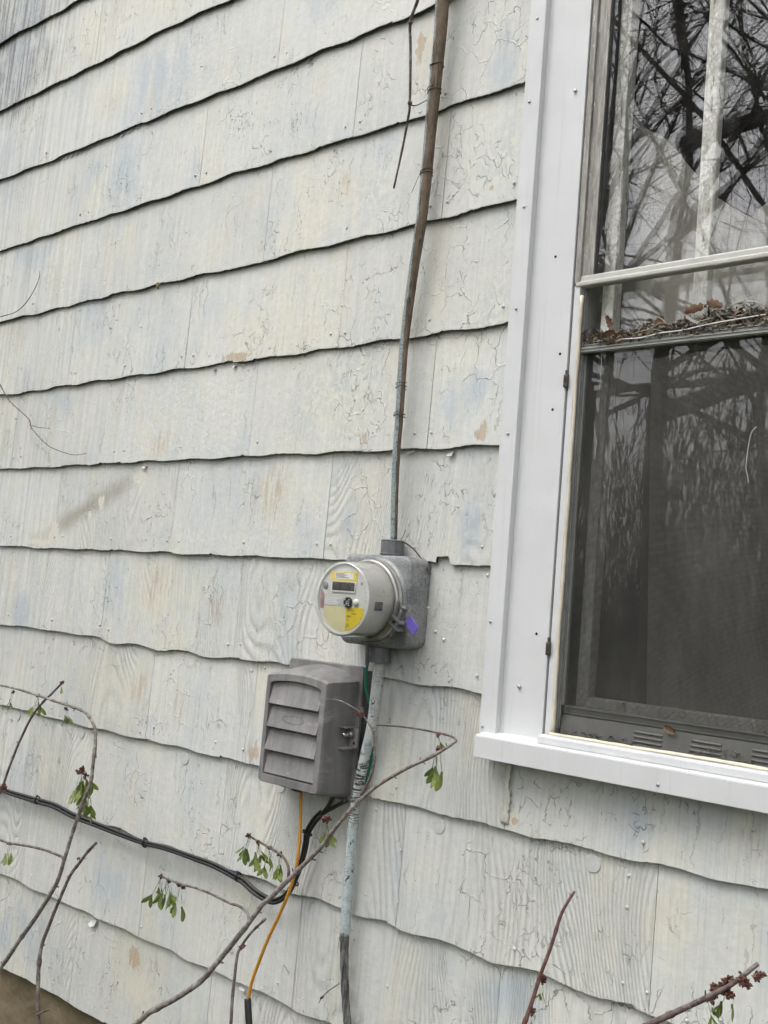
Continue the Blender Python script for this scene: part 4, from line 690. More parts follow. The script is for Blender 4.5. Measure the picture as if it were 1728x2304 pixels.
# upper storm sash
sash = empty('upper_storm_sash', (0, 0, 0)); sash.parent = win; sash.location = Vector((.86, .01, 1.94))-win.location
def sbox(name, x0, x1, y0, y1, z0, z1, mat, parent, bev=.0008): return box(name, x0, x1, y0, y1, z0, z1, mat, parent, bev, SH)
mesh_bm = bmesh.new()
for (a, b, y0, y1) in ((.4875, .500, -.0035, .014), (.501, .5145, .003, .014), (.5155, .5285, .0005, .014)):
    box_bm(a, b, y0, y1, 1.930, 2.74, .0008, 2, SH, bm=mesh_bm)
from_bm('stile', mesh_bm, M['stile'], sash)
sbox('stile', X1R-.042, X1R-.003, .0005, .014, 1.93, 2.74, M['stile'], sash)
sbox('top_rail', .503, X1R-.003, .001, .0135, 2.70, 2.74, M['beige'], sash)
V, F = [], []
prof = [(.014, 1.921), (-.002, 1.921), (-.006, 1.924), (-.006, 1.930), (-.001, 1.934), (-.001, 1.943), (.002, 1.946), (.014, 1.946)]
rail = prism_x('bottom_rail', prof, .497, X1R-.004, M['beige'], sash, .0008)
sbox('gasket', .5286, .5312, .004, .012, 1.946, 2.70, M['black'], sash, .0003)
def pane(name, x0, x1, y, z0, z1, mat, parent):
    V = [(x+sx(z), y, z) for x, z in ((x0, z0), (x1, z0), (x1, z1), (x0, z1))]
    return mesh(name, V, [(0, 1, 2, 3)], mat, parent, recalc=False)
pane('pane', .527, X1R-.038, .009, 1.943, 2.705, M['glass'], sash)
# insect screen panel in the lower half
scr = empty('insect_screen', (0, 0, 0)); scr.parent = win; scr.location = Vector((.86, .028, 1.05))-win.location
XS1 = X1R-.02
def rails(name, z0, z1, y0, ribs, mat):
    b = box_bm(.5065, XS1, y0, y0+.010, z0, z1, .0008, 2, 0)
    for r in ribs: box_bm(.5065, XS1, y0-.0018, y0+.001, r, r+.0022, .0004, 1, 0, bm=b)
    return from_bm(name, b, mat, scr)
M['srail'] = simple('dusty_grey_aluminium', (.10, .099, .091), .5, .25, .12, 40, .0001, .5, (.15, .145, .135), .6)
M['toprail'] = simple('dull_rail_aluminium', (.30, .30, .285), .5, .1, .12, 40, .0001, .5, (.22, .21, .19), .6)
rails('top_rail', 1.784, 1.808, .006, (1.786, 1.792, 1.799), M['toprail'])
rails('bottom_rail', 1.0465, 1.0665, .022, (1.050, 1.062), M['srail'])
sbox('stile', .5065, .5125, .0215, .031, 1.0665, 1.784, M['toprail'], scr)
sbox('stile', XS1-.008, XS1, .022, .031, 1.0665, 1.784, M['srail'], scr)
pane('mesh', .511, XS1-.006, .027, 1.064, 1.787, M['screen'], scr)
# ledge under the screen with louvred weep vents
le = prism_x('storm_ledge', [(.024, 1.0475), (.019, 1.047), (.010, .9985), (.03, .9975)], .5062, XS1+.004, M['srail'], win, .0005)
for vx in (.669, .786, .903, 1.02):
    for i in range(4):
        z = 1.0355-.0088*i; y = .010+(z-.9985)*.185
        V, F = tube_data([Vector((vx+.062*t-.0, y-.0004, z-.0006*t)) for t in (0, .04, .12, .5, .88, .96, 1)], .0024, None, 8, 0, .9, rfun=lambda s: .0026*min(1, .25+8*min(s, 1-s)))
        mesh('vent_louvre', V, F, M['srail'], le, True, False)
# glass behind the screen, and the old wooden sash inside
pane('lower_storm_pane', .5085, X1R-.02, .0195, 1.052, 1.788, M['glass_low'], win)
pane('middle_pane', .5062, X1R-.02, .036, 1.79, 1.945, M['glass_low'], win)
ws = empty('wooden_sash', (0, 0, 0)); ws.parent = win; ws.location = Vector((.86, .08, 1.04))-win.location
sbox('stile', .5235, .5505, .048, .082, 1.04, 2.74, M['cream'], ws, .003)
for xm in (.7245, .9475): sbox('muntin', xm, xm+.033, .048, .075, 1.84, 2.72, M['cream'], ws, .006)
sbox('stile', X1R-.048, X1R-.02, .048, .082, 1.04, 2.74, M['cream'], ws, .003)
sbox('meeting_rail', .5505, X1R-.048, .049, .078, 1.785, 1.825, M['cream'], ws, .003)
sbox('bottom_rail', .5505, X1R-.048, .049, .078, 1.04, 1.085, M['cream'], ws, .003)
sbox('top_rail', .5505, X1R-.048, .049, .078, 2.70, 2.74, M['cream'], ws, .003)
pane('pane', .53, X1R-.045, .062, 1.08, 2.71, M['glass_in'], ws)
# dim room and curtains behind
b = bmesh.new()
for q in ((-1.2, 2.6, .14, 2.6, .2, .22), (-1.2, 2.6, .14, 2.6, 2.95, 2.97), (-1.2, -1.18, .14, 2.6, .22, 2.95), (2.58, 2.6, .14, 2.6, .22, 2.95), (-1.18, 2.58, 2.58, 2.6, .22, 2.95),
          (-1.18, .47, .1215, .1385, .22, 2.95), (1.32, 2.58, .1215, .1385, .22, 2.95), (.47, 1.32, .1215, .1385, .22, .99), (.47, 1.32, .1215, .1385, 2.78, 2.95)):
    box_bm(*q, 0, bm=b)
from_bm('room', b, M['room'], win)
def curtain(pts_top, pts_bot, y, n=90, amp=.006):
    V, F = [], []
    for i in range(n+1):
        t = i/n
        def at(L):
            s = t*(len(L)-1); j = min(len(L)-2, int(s)); f = s-j
            return (L[j][0]+(L[j+1][0]-L[j][0])*f, L[j][1]+(L[j+1][1]-L[j][1])*f)
        a, c2 = at(pts_top), at(pts_bot); yy = y+amp*math.sin(t*70)+amp*.5*math.sin(t*31+1)
        for s in (0, .33, .66, 1): V.append((a[0]+(c2[0]-a[0])*s, yy, a[1]+(c2[1]-a[1])*s))
    for i in range(n):
        for j in range(3): q = i*4+j; F.append((q, q+1, q+5, q+4))
    return mesh('curtain', V, F, M['curtain'], win, True)
curtain([(.50, 2.34), (.60, 2.27), (.72, 2.12), (.80, 2.06), (.92, 2.16), (1.0, 2.4), (1.3, 2.7)], [(.50, 1.84), (1.3, 1.84)], .15)
curtain([(.585, 1.80), (1.3, 1.80)], [(.615, 1.05), (1.3, 1.05)], .16, 80, .008)
# little turn clips on the casing
for i, p_ in enumerate(CLIPS):
    x, y, z = p_[0]+.004, -.0045, p_[2]
    b = box_bm(x-.0055, x+.0055, -.0115, -.0045, z-.018, z+.010, .003, 3)
    box_bm(x-.0022, x+.0022, -.0105, -.0055, z+.010, z+.019, .0012, 2, bm=b)
    box_bm(x-.0015, x+.0015, -.0135, -.0110, z-.006, z+.004, .0005, 1, bm=b)
    from_bm('turn_clip', b, simple('rusty_clip%d' % i, (.085, .072, .066), .6, .4, .3, 120), win)

# ================================================================= ELECTRIC METER
MX, MZ = .044, 1.248
def outline(x0, x1, z0, z1, r, cut=None, seg=6):
    """rounded rectangle in (x, z), counter-clockwise seen from outside"""
    pts = []
    for (cx, cz, a) in ((x1-r, z0+r, -90), (x1-r, z1-r, 0), (x0+r, z1-r, 90), (x0+r, z0+r, 180)):
        for i in range(seg+1):
            t = R_(a+90*i/seg); pts.append((cx+r*math.cos(t), cz+r*math.sin(t)))
    return pts
def loft(name, secs, mat, parent, cap0=True, cap1=True, ang=40):
    """joins outlines [(pts, y), ...]"""
    V, F = [], []; n = len(secs[0][0])
    for pts, y in secs: V += [(x, y, z) if not callable(y) else (x, y(x, z), z) for x, z in pts]
    for i in range(len(secs)-1):
        for k in range(n): b = (k+1) % n; F.append((i*n+k, i*n+b, (i+1)*n+b, (i+1)*n+k))
    if cap0: F.append(tuple(range(n)))
    if cap1: F.append(tuple((len(secs)-1)*n+k for k in range(n)))
    return autosmooth(mesh(name, V, F, mat, parent), ang)
meter = thing('electric_meter', 'round electric meter on square grey galvanised socket box', 'electric meter', (MX, 0, 1.145))
bx0, bx1, bz0, bz1 = -.059, .147, 1.145, 1.351
so = loft('socket_box', [(outline(bx0, bx1, bz0, bz1, .024), .006), (outline(bx0, bx1, bz0, bz1, .024), -.0555),
      (outline(bx0+.001, bx1-.001, bz0+.001, bz1-.001, .024), -.0585), (outline(bx0+.0035, bx1-.0035, bz0+.0035, bz1-.0035, .023), -.0605),
      (outline(bx0+.012, bx1-.012, bz0+.012, bz1-.012, .020), -.0612)], M['galv'], meter, True, True, 50)
# knock-outs on the right side
def disc_x(name, x, y, z, r, mat, parent, seg=28):
    V = []; F = []
    for rr, dx in ((r, 0), (r*.97, .0012), (r*.86, .0013), (r*.82, .0003), (0.001, .0004)):
        for i in range(seg): a = 2*math.pi*i/seg; V.append((x+dx, y+rr*math.cos(a), z+rr*math.sin(a)))
    for j in range(4):
        for i in range(seg): b = (i+1) % seg; F.append((j*seg+i, j*seg+b, (j+1)*seg+b, (j+1)*seg+i))
    return autosmooth(mesh(name, V, F, mat, parent), 30)
disc_x('knockout', bx1, -.033, 1.243, .019, M['galv'], so)
disc_x('knockout', bx1, -.018, 1.297, .0105, M['galv'], so)
# hubs
def hexprof(name, cx, cy, z0, z1, r, mat, parent, lip=.004):
    return autosmooth(lathe_z(name, [(r*.9, z0), (r*1.02, z0+.001), (r*1.02, z0+lip), (r*.96, z0+lip+.001), (r*.96, z1-lip), (r, z1-lip*.6), (r*.9, z1)], cx, cy, mat, parent, 10), 30)
hexprof('top_hub', .0600, -.030, 1.352, 1.388, .0275, M['dsteel'], meter)
hexprof('bottom_hub', .0435, -.030, 1.108, 1.146, .0265, M['dsteel'], meter)
prong = box_bm(.030, .0345, -.064, -.056, 1.100, 1.16, .001)
from_bm('strap_screw', prong, M['dsteel'], meter)
# raised collar, sealing ring
lathe_y('collar', [(.1005, -.058), (.0995, -.0645), (.096, -.068), (.084, -.069)], MX, MZ, M['galv'], meter, 72)
lathe_y('sealing_ring', [(.084, -.066), (.0905, -.066), (.0925, -.068), (.0925, -.0725), (.0905, -.0745), (.0895, -.078), (.0905, -.0815), (.0918, -.083), (.0905, -.0865), (.0865, -.088), (.0835, -.0865)], MX, MZ, M['steel'], meter, 80)
lathe_y('barrel', [(.0812, -.070), (.0812, -.153), (.0808, -.161), (.0798, -.1642)], MX, MZ, M['barrel'], meter, 80, True, False, False)
lathe_y('clear_cover', [(.0845, -.083), (.0832, -.090), (.0826, -.160), (.0820, -.1668), (.0800, -.1702), (.0775, -.1712), (.0001, -.1720)], MX, MZ, M['cover'], meter, 96)
fp = lathe_y('face_plate', [(.0798, -.1642), (.0788, -.1650), (.0765, -.1650), (.0752, -.1605), (.0001, -.1605)], MX, MZ, M['face'], meter, 80, False)
FY = -.1608
def plate(name, x0, x1, z0, z1, mat, parent, lift=.0006, clip=None):
    """thin printed label, coordinates in mm from the meter centre"""
    pts = [(x0, z0), (x1, z0), (x1, z1), (x0, z1)]
    if clip:                                            # trimmed to the round face
        out = []
        n = 40
        per = [(x0+(x1-x0)*i/n, z0) for i in range(n)]+[(x1, z0+(z1-z0)*i/n) for i in range(n)]+[(x1+(x0-x1)*i/n, z1) for i in range(n)]+[(x0, z1+(z0-z1)*i/n) for i in range(n)]
        for x, z in per:
            d = math.hypot(x, z)
            if d > clip: x, z = x*clip/d, z*clip/d
            out.append((x, z))
        pts = out
    n = len(pts)
    V = [(MX+x/1000, FY-lift, MZ+z/1000) for x, z in pts]+[(MX+x/1000, FY+.0004, MZ+z/1000) for x, z in pts]
    F = [tuple(range(n)), tuple(range(n, 2*n))[::-1]]+[(i, (i+1) % n, n+(i+1) % n, n+i) for i in range(n)]
    return mesh(name, V, F, mat, parent)
def print_rows(name, x0, x1, z0, z1, rows, mat, parent, lift, vertical=False, ch=.8, hfrac=.62):
    """lines of print too small to read: words as short blocks"""
    V, F = [], []
    L0, L1 = (x0, x1) if not vertical else (z0, z1)
    for r in range(rows):
        a = ((z1 if not vertical else x0)); span = (z0-z1 if not vertical else x1-x0)/rows
        c0 = a+span*r; c1 = c0+span*hfrac; p = L0; end = L0+(L1-L0)*random.uniform(.6, 1)
        while p < end:
            w = ch*random.choice((.6, .9, 1.3, 1.8)); q = min(p+w, end); i = len(V)
            rect = [(p, c0), (q, c0), (q, c1), (p, c1)] if not vertical else [(c0, p), (c1, p), (c1, q), (c0, q)]
            V += [(MX+x/1000, FY-lift, MZ+z/1000) for x, z in rect]; F.append((i, i+1, i+2, i+3)); p = q+ch*random.choice((.25, .3, .8))
    return mesh(name, V, F, mat, parent, recalc=False)
def text(name, s, x, z, h, mat, parent, lift, rot=0, width=None):
    cu = bpy.data.curves.new(name, 'FONT'); cu.body = s; cu.size = h*1.38/1000
    ob = bpy.data.objects.new('tmp', cu); col.objects.link(ob)
    dg = bpy.context.evaluated_depsgraph_get(); me = bpy.data.meshes.new_from_object(ob.evaluated_get(dg))
    bpy.data.objects.remove(ob)
    for v in me.vertices: v.co = (MX+x/1000+v.co.x*.8, FY-lift, MZ+z/1000+v.co.y)
    me.materials.clear(); me.materials.append(mat); me.name = name
    return link(name, me, parent)
yl = plate('warning_label', -45, 37, 38.5, 59, M['yellow'], fp)
wl = plate('label_inset', -30, 26, 43, 56.5, M['lab_white'], fp, .0009)
print_rows('label_print', -28, 17, 44.2, 55.6, 4, M['ink'], fp, .00105, ch=1.5)
b = box_bm(MX-.038, MX+.035, FY-.0022, FY+.0005, MZ+.0135, MZ+.0375, .0008); from_bm('display_frame', b, M['lab_white'], fp)
b = box_bm(MX-.0355, MX+.0325, FY-.0027, FY-.0015, MZ+.0175, MZ+.0365, .0002); from_bm('display', b, M['lcd'], fp)
plate('serial_label', -59, 3, -17, 2, M['lab_silver'], fp)
print_rows('label_print', -56, -8, -15.5, 1, 4, M['ink_white'], fp, .0008, ch=1.6)
plate('rating_label', 10, 62, -80, -17.5, M['yellow'], fp, .0006, 71)
plate('rating_label', -58, 9.9, -80, -17.5, M['yellow_faded'], fp, .0006, 71)
print_rows('label_print', 14, 38, -28.5, -20.5, 2, M['ink'], fp, .0008, ch=1.3, hfrac=.35)
print_rows('label_print', 26, 48, -32.5, -30.5, 1, M['ink'], fp, .0008, ch=1.1, hfrac=.8)
text('label_number', '00000', 13, -40, 5, M['ink'], fp, .0008)
text('label_number', '71', 13.5, -49.5, 7, M['ink'], fp, .0008)
print_rows('label_print', 13, 24, -62, -54, 2, M['ink'], fp, .0008, ch=1.2, hfrac=.4)
print_rows('red_print', -71, -58.5, -24, 22, 5, M['ink_red'], fp, .0008, True, .9, .6)
V, F = [], []
lathe_y('optical_port', [(.0118, FY), (.0118, FY-.004), (.0105, FY-.0052), (.0062, FY-.0052), (.0056, FY-.0035), (.0001, FY-.0035)], MX+.0155, MZ-.0075, M['ink'], fp, 28)
for a in (45, 135, 225, 315):
    lathe_y('port_screw', [(.0014, FY-.004), (.0013, FY-.0058), (.0001, FY-.0060)], MX+.0155+.0086*math.cos(R_(a)), MZ-.0075+.0086*math.sin(R_(a)), M['lab_white'], fp, 10)
lathe_y('port_ring', [(.0042, FY-.0033), (.0040, FY-.0050), (.0028, FY-.0050), (.0026, FY-.0036)], MX+.0155, MZ-.0075, M['lab_silver'], fp, 20)
lathe_y('reset_knob', [(.0075, FY), (.0070, FY-.0045), (.0050, FY-.0068), (.0001, FY-.0072)], MX+.039, MZ-.0065, M['lab_white'], fp, 24)
lathe_y('face_recess', [(.0085, FY-.0003), (.0085, FY-.0006), (.0001, FY-.0006)], MX-.058, MZ+.026, M['dsteel'], fp, 24)
for x, z in ((-66, 34), (52, 36)): lathe_y('face_screw', [(.0026, FY), (.0024, FY-.002), (.0001, FY-.0022)], MX+x/1000, MZ+z/1000, M['steel'], fp, 14)
# load scale marks round the right of the rim, sensor window on the barrel
for i in range(8):
    a = R_(22-8*i); V = [(MX+r*math.cos(a+d), FY-.0029, MZ+r*math.sin(a+d)) for r, d in ((.0655, -.004), (.0718, -.004), (.0718, .004), (.0655, .004))]
    mesh('scale_mark', V, [(0, 1, 2, 3)], M['dsteel'], fp, recalc=False)
def barrel_patch(name, y0, y1, a0, a1, r, mat, parent, n=10):
    V, F = [], []
    for i in range(n+1):
        a = R_(a0+(a1-a0)*i/n)
        for y in (y0, y1): V.append((MX+r*math.cos(a), y, MZ+r*math.sin(a)))
    for i in range(n): q = i*2; F.append((q, q+1, q+3, q+2))
    return mesh(name, V, F, mat, parent, True)
barrel_patch('sensor_window', -.147, -.121, -15, -1, .0817, M['lcd'], meter)
barrel_patch('sensor_border', -.1485, -.1195, -16.2, .2, .0815, M['lab_silver'], meter)
barrel_patch('barrel_seam', -.146, -.10, 8, 8.4, .0815, M['dsteel'], meter)
# clamp lugs, seal screw at lower right of the ring
def lug(pts, y0, y1, mat, name, parent, bev=.0012):
    b = bmesh.new(); n = len(pts)
    f = [b.verts.new((x, y0, z)) for x, z in pts]; g_ = [b.verts.new((x, y1, z)) for x, z in pts]
    b.faces.new(f); b.faces.new(g_[::-1])
    for i in range(n): b.faces.new((f[i], g_[i], g_[(i+1) % n], f[(i+1) % n]))
    bmesh.ops.recalc_face_normals(b, faces=b.faces)
    bmesh.ops.bevel(b, geom=b.edges[:], offset=bev, segments=2, affect='EDGES')
    return autosmooth(from_bm(name, b, mat, parent), 40)
la = thing_latch = empty('ring_latch', (0, 0, 0)); la.parent = meter; la.location = Vector((.135, -.08, 1.2))-meter.location
lug([(.122, 1.255), (.131, 1.255), (.139, 1.249), (.1375, 1.225), (.130, 1.215), (.1245, 1.222)], -.086, -.079, M['dsteel'], 'lug', la)
lug([(.120, 1.2185), (.126, 1.2215), (.153, 1.205), (.1605, 1.2035), (.160, 1.1995), (.151, 1.2)], -.092, -.070, M['dsteel'], 'lug', la)
lug([(.112, 1.203), (.117, 1.206), (.146, 1.190), (.1485, 1.185), (.143, 1.1845)], -.092, -.070, M['dsteel'], 'lug', la)
tube('screw', [(.1555, -.084, 1.2335), (.146, -.084, 1.216), (.136, -.084, 1.198), (.128, -.084, 1.180)], .0058, M['dsteel'], la, .0042, 12, 4)
tube('screw_head', [(.1580, -.084, 1.2385), (.1555, -.084, 1.2335)], .0088, M['dsteel'], la, .0088, 14, 3)
tube('pin', [(.128, -.080, 1.197), (.1215, -.080, 1.183), (.1165, -.080, 1.174)], .0032, M['steel'], la, .0028, 10, 4)

seal = thing('seal_tag', 'small purple plastic seal tag hanging from the meter clamp', 'seal tag', (.172, -.075, 1.18))
ta, td = Vector((.161, 0, 1.2135)), Vector((.0265, 0, -.0265)).normalized()
tn = Vector((td.z, 0, -td.x))
def tp(u, w): q = ta+td*u+tn*w; return (q.x, q.z)
lug([tp(0, .0115), tp(0, -.0115), tp(.032, -.0115), tp(.037, -.0085), tp(.037, .0085), tp(.032, .0115)], -.0795, -.0755, M['purple'], 'tag_body', seal, .0006)
tube('wire_loop', [(.154, -.085, 1.236), (.162, -.083, 1.2345), (.1685, -.080, 1.227), (.1675, -.0785, 1.217)], .0007, M['steel'], seal, sides=6)
tube('wire_loop', [(.154, -.085, 1.236), (.150, -.088, 1.222), (.150, -.082, 1.209), (.155, -.078, 1.206)], .0007, M['steel'], seal, sides=6)

# ================================================================= CABLES AND CONDUITS
def ring_tube(name, pts, mat, parent, rfun, sides=18, n=8, flat=1, jitter=0):
    A = []; V, F = tube_data(catmull(pts, n), 1, None, sides, jitter, flat, None, None, rfun, A)
    o = mesh(name, V, F, mat, parent, True, False)
    at = o.data.attributes.new('ring', 'FLOAT_VECTOR', 'POINT')
    for i, a in enumerate(A): at.data[i].vector = a
    return o
ce = thing('service_cable', 'thick brown weathered cable rising up the wall into the meter', 'cable', B['conduit'][-1])
top = B['conduit'][0]
ring_tube('jacket', [(top[0]+.02, top[1], top[2]+.9), (top[0]+.006, top[1], top[2]+.3)]+B['conduit'], M['cable'], ce, lambda s: (.0185-.0098*max(0, (s-.12)/.88)**.8), flat=.8, jitter=.012)
# dry tendrils wound round it
def wrap(c, r, turns, h, tail, parent, th=.0011):
    pts = []
    for i in range(int(turns*10)+1):
        a = 2*math.pi*i/10; pts.append((c[0]+r*math.cos(a)*random.uniform(.96, 1.16), c[1]+r*.85*math.sin(a), c[2]+h*i/(turns*10)+random.uniform(-.0015, .0015)))
    pts += [tuple(Vector(pts[-1])+Vector(t)) for t in tail]
    tube('tendril', pts, th, M['tendril'], parent, th*.6, 6, 3)
def on_cable(z):
    L = B['conduit']
    for a, b in zip(L, L[1:]):
        if b[2] <= z <= a[2]:
            t = (a[2]-z)/(a[2]-b[2]); return [a[i]+(b[i]-a[i])*t for i in range(3)]
tv = thing('dry_tendrils', 'thin dry vine tendrils coiled around the brown service cable', 'tendril', tuple(on_cable(1.70)))
for z, r, t, h, tl in ((2.492, .0165, 1.6, .010, [(.004, 0, -.02)]), (2.43, .0165, 1.8, .014, [(.006, -.002, .02)]), (2.235, .0155, 2.5, .018, [(-.012, -.004, -.03), (-.02, -.006, -.05)]), (1.735, .0135, 2.3, .02, [(.012, -.004, -.014)]), (1.672, .0135, 1.8, .010, [(-.008, -.003, -.012)])):
    wrap(on_cable(z), r, t, h, tl, tv)
tw = thing('vine_shoot', 'thin bare vine shoot hanging beside the brown service cable', 'vine', B['vine'][-1])
tube('stem', B['vine'], .0042, M['bark_dark'], tw, .0024, 8, 5, jitter=.06)
tube('side_shoot', B['vineb'], .0016, M['tendril'], tw, .001, 6, 5)
for i in (2, 4): 
    x, y, z = B['vine'][i]; tube('node', [(x, y, z+.006), (x, y, z), (x, y, z-.006)], .003, M['bark_dark'], tw, .0034, 8, 4, rfun=lambda s: .0032+.0024*math.sin(math.pi*s))
pi = thing('lower_conduit', 'flaking pale blue painted conduit running down from the meter', 'conduit', B['pipe'][-1])
ring_tube('painted_pipe', B['pipe'], M['pipe'], pi, lambda s: .0128-.0012*s, 20, 8, 1, .02)
fr = ring_tube('frayed_jacket', B['fray'], M['fray'], pi, lambda s: .0108-.001*s, 16, 8, .8, .07)
for i in range(9):
    c0 = Vector(B['fray'][0]); a = random.uniform(-2.6, -.4)
    pts = [c0+Vector((math.cos(a)*.0105, math.sin(a)*.0105, .003)), c0+Vector((math.cos(a)*.0122, math.sin(a)*.0122, -.012)), c0+Vector((math.cos(a)*.0125+random.uniform(-.004, .004), math.sin(a)*.0125, -.03-random.random()*.02))]
    tube('frayed_strand', pts, .0009, M['fray'], pi, .0003, 5, 4)
sc_ = thing('broken_wire', 'short bent wire scrap sticking out of the frayed cable', 'wire', B['scrap'][0])
tube('wire', B['scrap'], .0011, M['tendril'], sc_, .0009, 6, 5); q = B['scrap'][2]
tube('knot', [(q[0]-.004, q[1], q[2]-.003), q, (q[0]+.004, q[1], q[2]+.004)], .003, M['tendril'], sc_, .003, 6, 3, jitter=.3)
gw = thing('green_ground_wire', 'thin green insulated wire from the meter down behind the conduit', 'wire', B['green2'][-1])
tube('wire', B['green1'], .0034, M['green'], gw, .0034, 10); tube('wire', B['green2'], .0038, M['green'], gw, .0034, 10)
tpw = thing('bare_wire', 'thin bare wire curving from the top hub over the meter box corner', 'wire', B['topwire'][-1])
tube('wire', B['topwire'], .0019, M['tendril'], tpw, .0014, 8); tube('end', [(.079, -.026, 1.386), (.085, -.022, 1.40), (.088, -.02, 1.412)], .0009, M['tendril'], tpw, .0005, 6)
oc = thing('orange_cable', 'orange cable hanging from the grey box into a black sleeve', 'cable', B['orange'][-1])
tube('jacket', B['orange'], .0040, M['orange'], oc, .0040, 12); tube('sleeve', B['sleeve'], .0082, M['black'], oc, .0082, 14)
bc = thing('black_cable_bundle', 'black cable bundle looping from the grey box along the wall to the left', 'cable', B['black'][12])
Vb = [Vector(p) for p in B['black']]
L = catmull(B['black'], 6)
for j, (du, dy) in enumerate(((.0042, -.001), (-.0042, -.0005), (0, .0062))):
    pts = []
    for i, p in enumerate(L):
        t = (L[min(i+1, len(L)-1)]-L[max(i-1, 0)]).normalized(); nrm = Vector((-t.z, 0, t.x))
        wv = 1+.5*math.sin(i*.11+j*2)
        p2 = p+nrm*du*wv; pts.append((p2.x, p2.y+dy, p2.z))
    V, F = tube_data([Vector(p) for p in pts], .0043 if j < 2 else .0034, None, 10)
    mesh('cable', V, F, M['black'], bc, True, False)
tube('cable', B['blackA'], .0055, M['black'], bc, .0048); tube('cable', B['blackB'], .0055, M['black'], bc, .0048)
for p in TIES:
    best = min(range(len(L)), key=lambda i: (L[i]-Vector(p)).length); c = L[best]; t = (L[min(best+1, len(L)-1)]-L[best-1]).normalized()
    u = Vector((-t.z, 0, t.x)); pts = [c+u*.0112*math.cos(a)+Vector((0, -1, 0))*.0085*math.sin(a)+Vector((0, .002, 0)) for a in [2*math.pi*i/12 for i in range(13)]]
    tube('cable_tie', pts, .0021, M['black'], bc, .0021, 6, 2); e = c-u*.0125; tube('tie_head', [e+t*.004, e-t*.004], .0033, M['black'], bc, .0033, 6, 2)

# ================================================================= UTILITY BOX
ub = thing('utility_box', 'grey plastic utility box with louvred cover below the meter', 'utility box', (-.15, 0, .78))
GP = M['grey_plastic']
TILT = .030
def tl(pts, cz=.93): return [(x+(z-cz)*TILT, z) for x, z in pts]
loft('back_plate', [(tl(outline(-.277, -.024, .779, 1.0905, .012)), .006), (tl(outline(-.277, -.024, .779, 1.0905, .012)), -.0105), (tl(outline(-.2755, -.0255, .7805, 1.089, .011)), -.012)], GP, ub)
from_bm('mounting_bracket', box_bm(-.03, .0105, -.004, .008, .862, 1.083, .002), M['dark'], ub)
for z in (.986, .842): from_bm('hinge_tab', box_bm(-.026, -.0165, -.012, -.003, z-.013, z+.013, .0015), GP, ub)
def arch(x0, x1, z0, z1, r, rise, n=18):
    """box outline with an arched top, counter-clockwise"""
    pts = []
    for (cx, cz, a) in ((x1-r, z0+r, -90),):
        for i in range(5): t = R_(a+90*i/4); pts.append((cx+r*math.cos(t), cz+r*math.sin(t)))
    for i in range(n+1):
        s = i/n; x = x1+(x0-x1)*s; pts.append((x, z1+rise*(1-(2*s-1)**2)-(.002 if i in (0, n) else 0)))
    for i in range(5): t = R_(180+90*i/4); pts.append((x0+r+r*math.cos(t), z0+r+r*math.sin(t)))
    return tl(pts)
FYB = -.104
cov = loft('cover', [(arch(-.266, -.034, .7855, 1.058, .012, .026), -.011), (arch(-.264, -.0365, .7865, 1.057, .012, .026), -.030),
    (arch(-.2550, -.0440, .797, 1.0555, .012, .0125), -.092), (arch(-.2530, -.0460, .7985, 1.0540, .011, .0105), -.0995), (arch(-.2500, -.0495, .8010, 1.0510, .009, .0095), FYB),
    (arch(-.2375, -.0655, .8180, 1.0365, .003, .0085), FYB-.0002), (arch(-.2365, -.0665, .8190, 1.0355, .003, .0082), FYB+.0125)], GP, ub, False, True, 30)
# four louvres: each leans out to a lip with a shadow gap below
zb = [.8190, .8735, .9280, .9825, 1.0355]
for i in range(4):
    z0, z1 = zb[i], zb[i+1]; n = 14; V, F = [], []
    x0, x1 = -.2358, -.0672
    for j in range(n+1):
        s = j/n; x = x0+(x1-x0)*s; rise = .0082*(1-(2*s-1)**2) if i == 3 else 0
        zt = z1+rise-.0004; lip = FYB+.0004-(.0030 if i else -.0016)
        for (y, z) in ((FYB+.0118, zt), (FYB+.0095, zt-.002), (lip+.0012, z0+.0062), (lip, z0+.0045), (lip+.0008, z0+.0026), (FYB+.0105, z0+.0030 if i else z0+.0005)):
            V.append((x+(z-.93)*TILT, y, z))
    for j in range(n):
        for q in range(5): a = j*6+q; F.append((a, a+1, a+7, a+6))
    F += [tuple(range(6)), tuple(n*6+q for q in range(6))]
    autosmooth(mesh('louvre', V, F, GP, cov), 35)
# moulded oval badge on the second louvre
e = [(-.155+.034*math.cos(a), .998-.0085+.0085*math.sin(a)) for a in [2*math.pi*i/40 for i in range(41)]]
def ylouv(z): return FYB+.0095+(z-.9805)/(.934-.9805)*(-.0109)
oval = [(-.152+.036*math.cos(a), ylouv(.9555+.0085*math.sin(a))-.0003, .9555+.0085*math.sin(a)) for a in [2*math.pi*i/36 for i in range(37)]]
tube('moulded_oval', oval, .0006, GP, cov, .0006, 5, 2)
